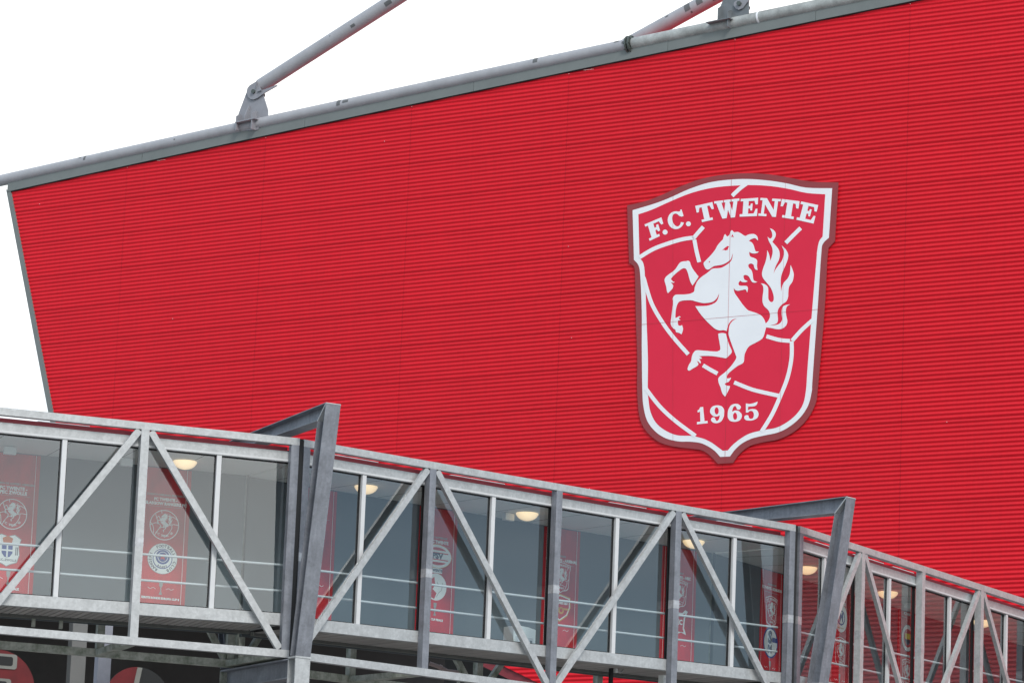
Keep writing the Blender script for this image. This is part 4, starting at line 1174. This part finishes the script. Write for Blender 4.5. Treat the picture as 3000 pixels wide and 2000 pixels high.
b.put('flourish', [strip2d([(.1, -1.06), (.15, -1.035), (.2, -1.06), (.25, -1.035)], .008, 4)], M['bwhite'], 1)
# 6: shield above scrolled badge
b = Ban(S2, 1988.8, 1738, 'red banner with a horse shield above a scrolled letter badge')
b.title(.42, 'ENSCHEDE', 'FC TWENTE - NEC', None, .077)
b.shield(0, .62)
y = -.58
o = b.put('club_badge', [[(-.27, y + .24), (-.2, y + .27), (-.12, y + .2), (.12, y + .2), (.2, y + .27), (.27, y + .24), (.2, y + .1), (.18, y - .1), (.24, y - .24), (.1, y - .2), (0, y - .24), (-.1, y - .2), (-.24, y - .24), (-.18, y - .1), (-.2, y + .1)]], M['bwhite'], 1)
b.put('red_face', [[(-.2, y + .2), (-.12, y + .16), (.12, y + .16), (.2, y + .2), (.16, y + .1), (.14, y - .12), (.17, y - .19), (0, y - .19), (-.17, y - .19), (-.14, y - .12), (-.16, y + .1)]], M['bclear'], 2, o)
b.text('NEC', 0, y, .14, M['bwhite'], 3, .006, .9, o)
b.put('flourish', [strip2d([(.1, -1.06), (.15, -1.035), (.2, -1.06), (.25, -1.035)], .008, 4)], M['bwhite'], 1)
# 7: shield above round blue badge
b = Ban(S3, 2261, 1790, 'red banner with a horse shield above a round blue and white badge', .50)
b.title(.56, 'GELSENKIRCHEN', 'FC TWENTE - SCHALKE 04', None, .075)
b.shield(0, .68)
y = -.66
o = b.put('club_badge', [circ(0, y, .33)], M['bblue'], 1)
b.put('white_disc', [circ(0, y, .29)], M['bwhite'], 2, o)
b.put('blue_bar', [rect(.06, y + .02, .285, y + .12)], M['bblue'], 3, o)
b.text('S', -.04, y + .1, .34, M['bnavy'], 3, .022, 1, o)
b.text('04', -.04, y - .14, .22, M['bnavy'], 3, .016, .8, o)
b.trophy(-1.30)
# 8: white monogram badge above shield
b = Ban(S3, 2465, 1812, 'red banner with a pale monogram badge above its shield, beside the right portal frame', .50)
b.title(.42, 'ENSCHEDE', 'FC TWENTE', None, .075)
o = b.put('club_badge', [circ(0, .02, .30, .31)], M['bwhite'], 1)
b.put('letter_ring', [circ(0, .03, .185, .17)], M['bblue'], 2, o)
b.put('ring_hole', [circ(0, .03, .145, .135)], M['bwhite'], 3, o)
b.text('M', 0, .04, .34, M['bblue'], 4, .004, .75, o)
b.text('DROIT AU BUT', 0, -.2, .045, M['bgold'], 2, .001, 1, o)
b.shield(-.72, .68)
b.trophy(-1.45)
# 9: ringed yellow and blue badge above shield
b = Ban(S3, 2660, 1868, 'red banner with a ringed yellow and blue badge near the right edge', .50)
b.title(.62, 'ISTANBUL', 'FC TWENTE', None, .075)
o = b.put('club_badge', [circ(0, 0, .31)], M['bnavy'], 1)
b.put('white_ring', [circ(0, 0, .295)], M['bwhite'], 2, o)
b.put('red_disc', [circ(0, 0, .21)], M['bclear'], 3, o)
b.put('yellow_band', [rect(-.15, -.02, .15, .10)], M['byellow'], 4, o)
b.put('blue_band', [[(-.15, -.03), (.15, -.03), (.1, -.12), (0, -.16), (-.1, -.12)]], M['bnavy'], 4, o)
b.shield(-.78, .66)

# ------------------------------------------------------------------ dark concourse under the stand
def atd(x, y, D):
    r = ray(x, y); return CAM + r * (D / r.y)
us_ = empty('concourse_building', (-6, 98, 0), 'dark recessed concourse wall under the stand behind the gallery', 'building')
gd = S1.U
def CW(a, v, z): return Vector((-30, 92, 0)) + a * Vector((.93, .36, 0)) + v * Vector((-.36, .93, 0)) + Vector((0, 0, z))
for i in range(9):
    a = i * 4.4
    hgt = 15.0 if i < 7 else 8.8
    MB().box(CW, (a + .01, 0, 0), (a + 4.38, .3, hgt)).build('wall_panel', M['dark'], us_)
MB().box(CW, (-12, -13, 15.05), (31, .3, 15.3)).build('added_shade_slab', M['conc'], us_)  # unseen slab, added to keep the sun off the round signs
for x, D, w, m, lab in ((305, 79.5, .26, 'column', 'pale blue steel column under the left gallery section'), (228, 86, .32, 'conc', 'dim concrete column left of the pale blue column')):
    p = atd(x, 1960, D)
    co = empty('steel_column' if m == 'column' else 'concrete_column', (p.x, p.y, 0), lab, 'column')
    fn = lambda a, v, z, p=p: Vector((p.x, p.y, 0)) + a * S1.U + v * S1.N + Vector((0, 0, z))
    zt2 = atd(x, 1800, D).z
    MB().box(fn, (-w / 2, 0, 0), (w / 2, w, zt2)).build('shaft', M[m], co)
    MB().box(fn, (-w / 2 - .08, -.06, 0), (w / 2 + .08, w + .06, .04)).build('base_plate', M[m], co)
def round_sign(xc, yc, rp, D, label, kind):
    p = atd(xc, yc, D)
    r = rp / F * D
    ra = S1.U; na = S1.N
    root = empty('round_sign', p, label, 'sign', 'round red signs under the gallery')
    def fn(a, z, v): return p + a * ra + v * na + Vector((0, 0, z))
    def sh(name, pl, v0, v1, m): return MB().prism([fn(a, z, v0) for a, z in pl], [fn(a, z, v1) for a, z in pl]).build(name, m, root)
    def rr(x0, y0, x1, y1, c):
        o = []
        for cx, cy, a0 in ((x1 - c, y1 - c, 0), (x0 + c, y1 - c, 90), (x0 + c, y0 + c, 180), (x1 - c, y0 + c, 270)):
            o += [(cx + c * math.cos(math.radians(a0 + k * 22.5)), cy + c * math.sin(math.radians(a0 + k * 22.5))) for k in range(5)]
        return o
    k = D / F
    if kind == 0:
        sh('disc', circ(0, 0, r, n=48), 0, .08, M['signred'])
        for (y0, y1) in ((57, 101), (-28, 28)):
            x1 = 54 if y0 > 0 else 40
            sh('frame', rr(-75 * k, y0 * k, x1 * k, y1 * k, 8 * k), -.02, -.002, M['signgrey'])
            sh('inset', rr(-60 * k, (y0 + 10) * k, (x1 - 13) * k, (y1 - 8) * k, 6 * k), -.03, -.021, M['black'])
    else:
        sh('disc', circ(0, 0, r, n=48), 0, .08, M['black'])
        lo = [(math.cos(math.radians(t)) * r, math.sin(math.radians(t)) * r) for t in range(92, 250, 6)]
        sh('red_half', lo, -.012, -.002, M['signred'])
        sh('white_bar', [(-3 * k - .02, r * .985), (9 * k, r * .98), (-14 * k, -40 * k), (-30 * k, -40 * k)], -.03, -.014, M['signgrey'])
round_sign(-8, 2013, 112, 84.0, 'round red sign with pale rounded frames at the lower left corner', 0)
round_sign(402, 2052, 100, 84.0, 'round sign with a red left half and pale bar under the left gallery section', 1)
p0 = atd(660, 2052, 84.0)
round_sign(700, 2065, 82, 84.5, 'round red sign mostly hidden below the left portal cross beam', 1)
# drain pipe below the middle section
pts = [(1258, 1942), (1290, 1953), (1312, 1965), (1345, 1968)]
q3 = [atd(x, y, 79.5) for x, y in pts]
dp = empty('drain_pipe', q3[0], 'pinkish grey drain pipe with an elbow under the middle gallery section', 'pipe')
autosmooth(MB().tube(q3, .04, 10).build('pipe_run', M['pipe'], dp))
q4 = [atd(1345, 1945, 79.5), atd(1344, 1972, 79.5), atd(1342, 2040, 79.5)]
autosmooth(MB().tube(q4, .035, 10).build('down_pipe', M['galvm'], dp))
MB().tube([q3[1] - (q3[2] - q3[1]).normalized() * .03, q3[1] + (q3[2] - q3[1]).normalized() * .03], .052, 10).build('pipe_collar', M['pipe'], dp)
# hanging cable and lamp hook
jb = empty('junction_box', atd(1950, 1985, 82.5), 'small pale grey cabinet beside a post at the bottom of the middle section', 'cabinet')
W = SW(S2)
u_, z_ = uz(S2, 1949, 1977, .5)
MB().box(W, (u_ - .09, .45, z_ - .7), (u_ + .09, .6, z_)).build('case', M['cab'], jb)
MB().box(W, (u_ - .075, .444, z_ - .68), (u_ + .075, .449, z_ - .05)).build('door', M['alu'], jb)
u_, z_ = uz(S2, 1791, 1945, 1.0)
hp = empty('black_post', W(u_, 1.0, 0), 'slim black post under the middle gallery section with a small hooked lamp', 'post')
MB().box(W, (u_ - .035, .97, 0), (u_ + .035, 1.03, z_)).build('shaft', M['black'], hp)
p = W(u_ + .12, 1.0, z_ - .1)
autosmooth(MB().tube([p, p + S2.U * .12 - Vector((0, 0, .04)), p + S2.U * .2 + Vector((0, 0, .02)), p + S2.U * .22 + Vector((0, 0, .09))], .014, 8).build('hook', M['galv'], hp))
MB().box(lambda a, v, z: p + S2.U * a + S2.N * v + Vector((0, 0, z)), (-.03, -.03, -.05), (.03, .03, .03)).build('lamp_head', M['cab'], hp)
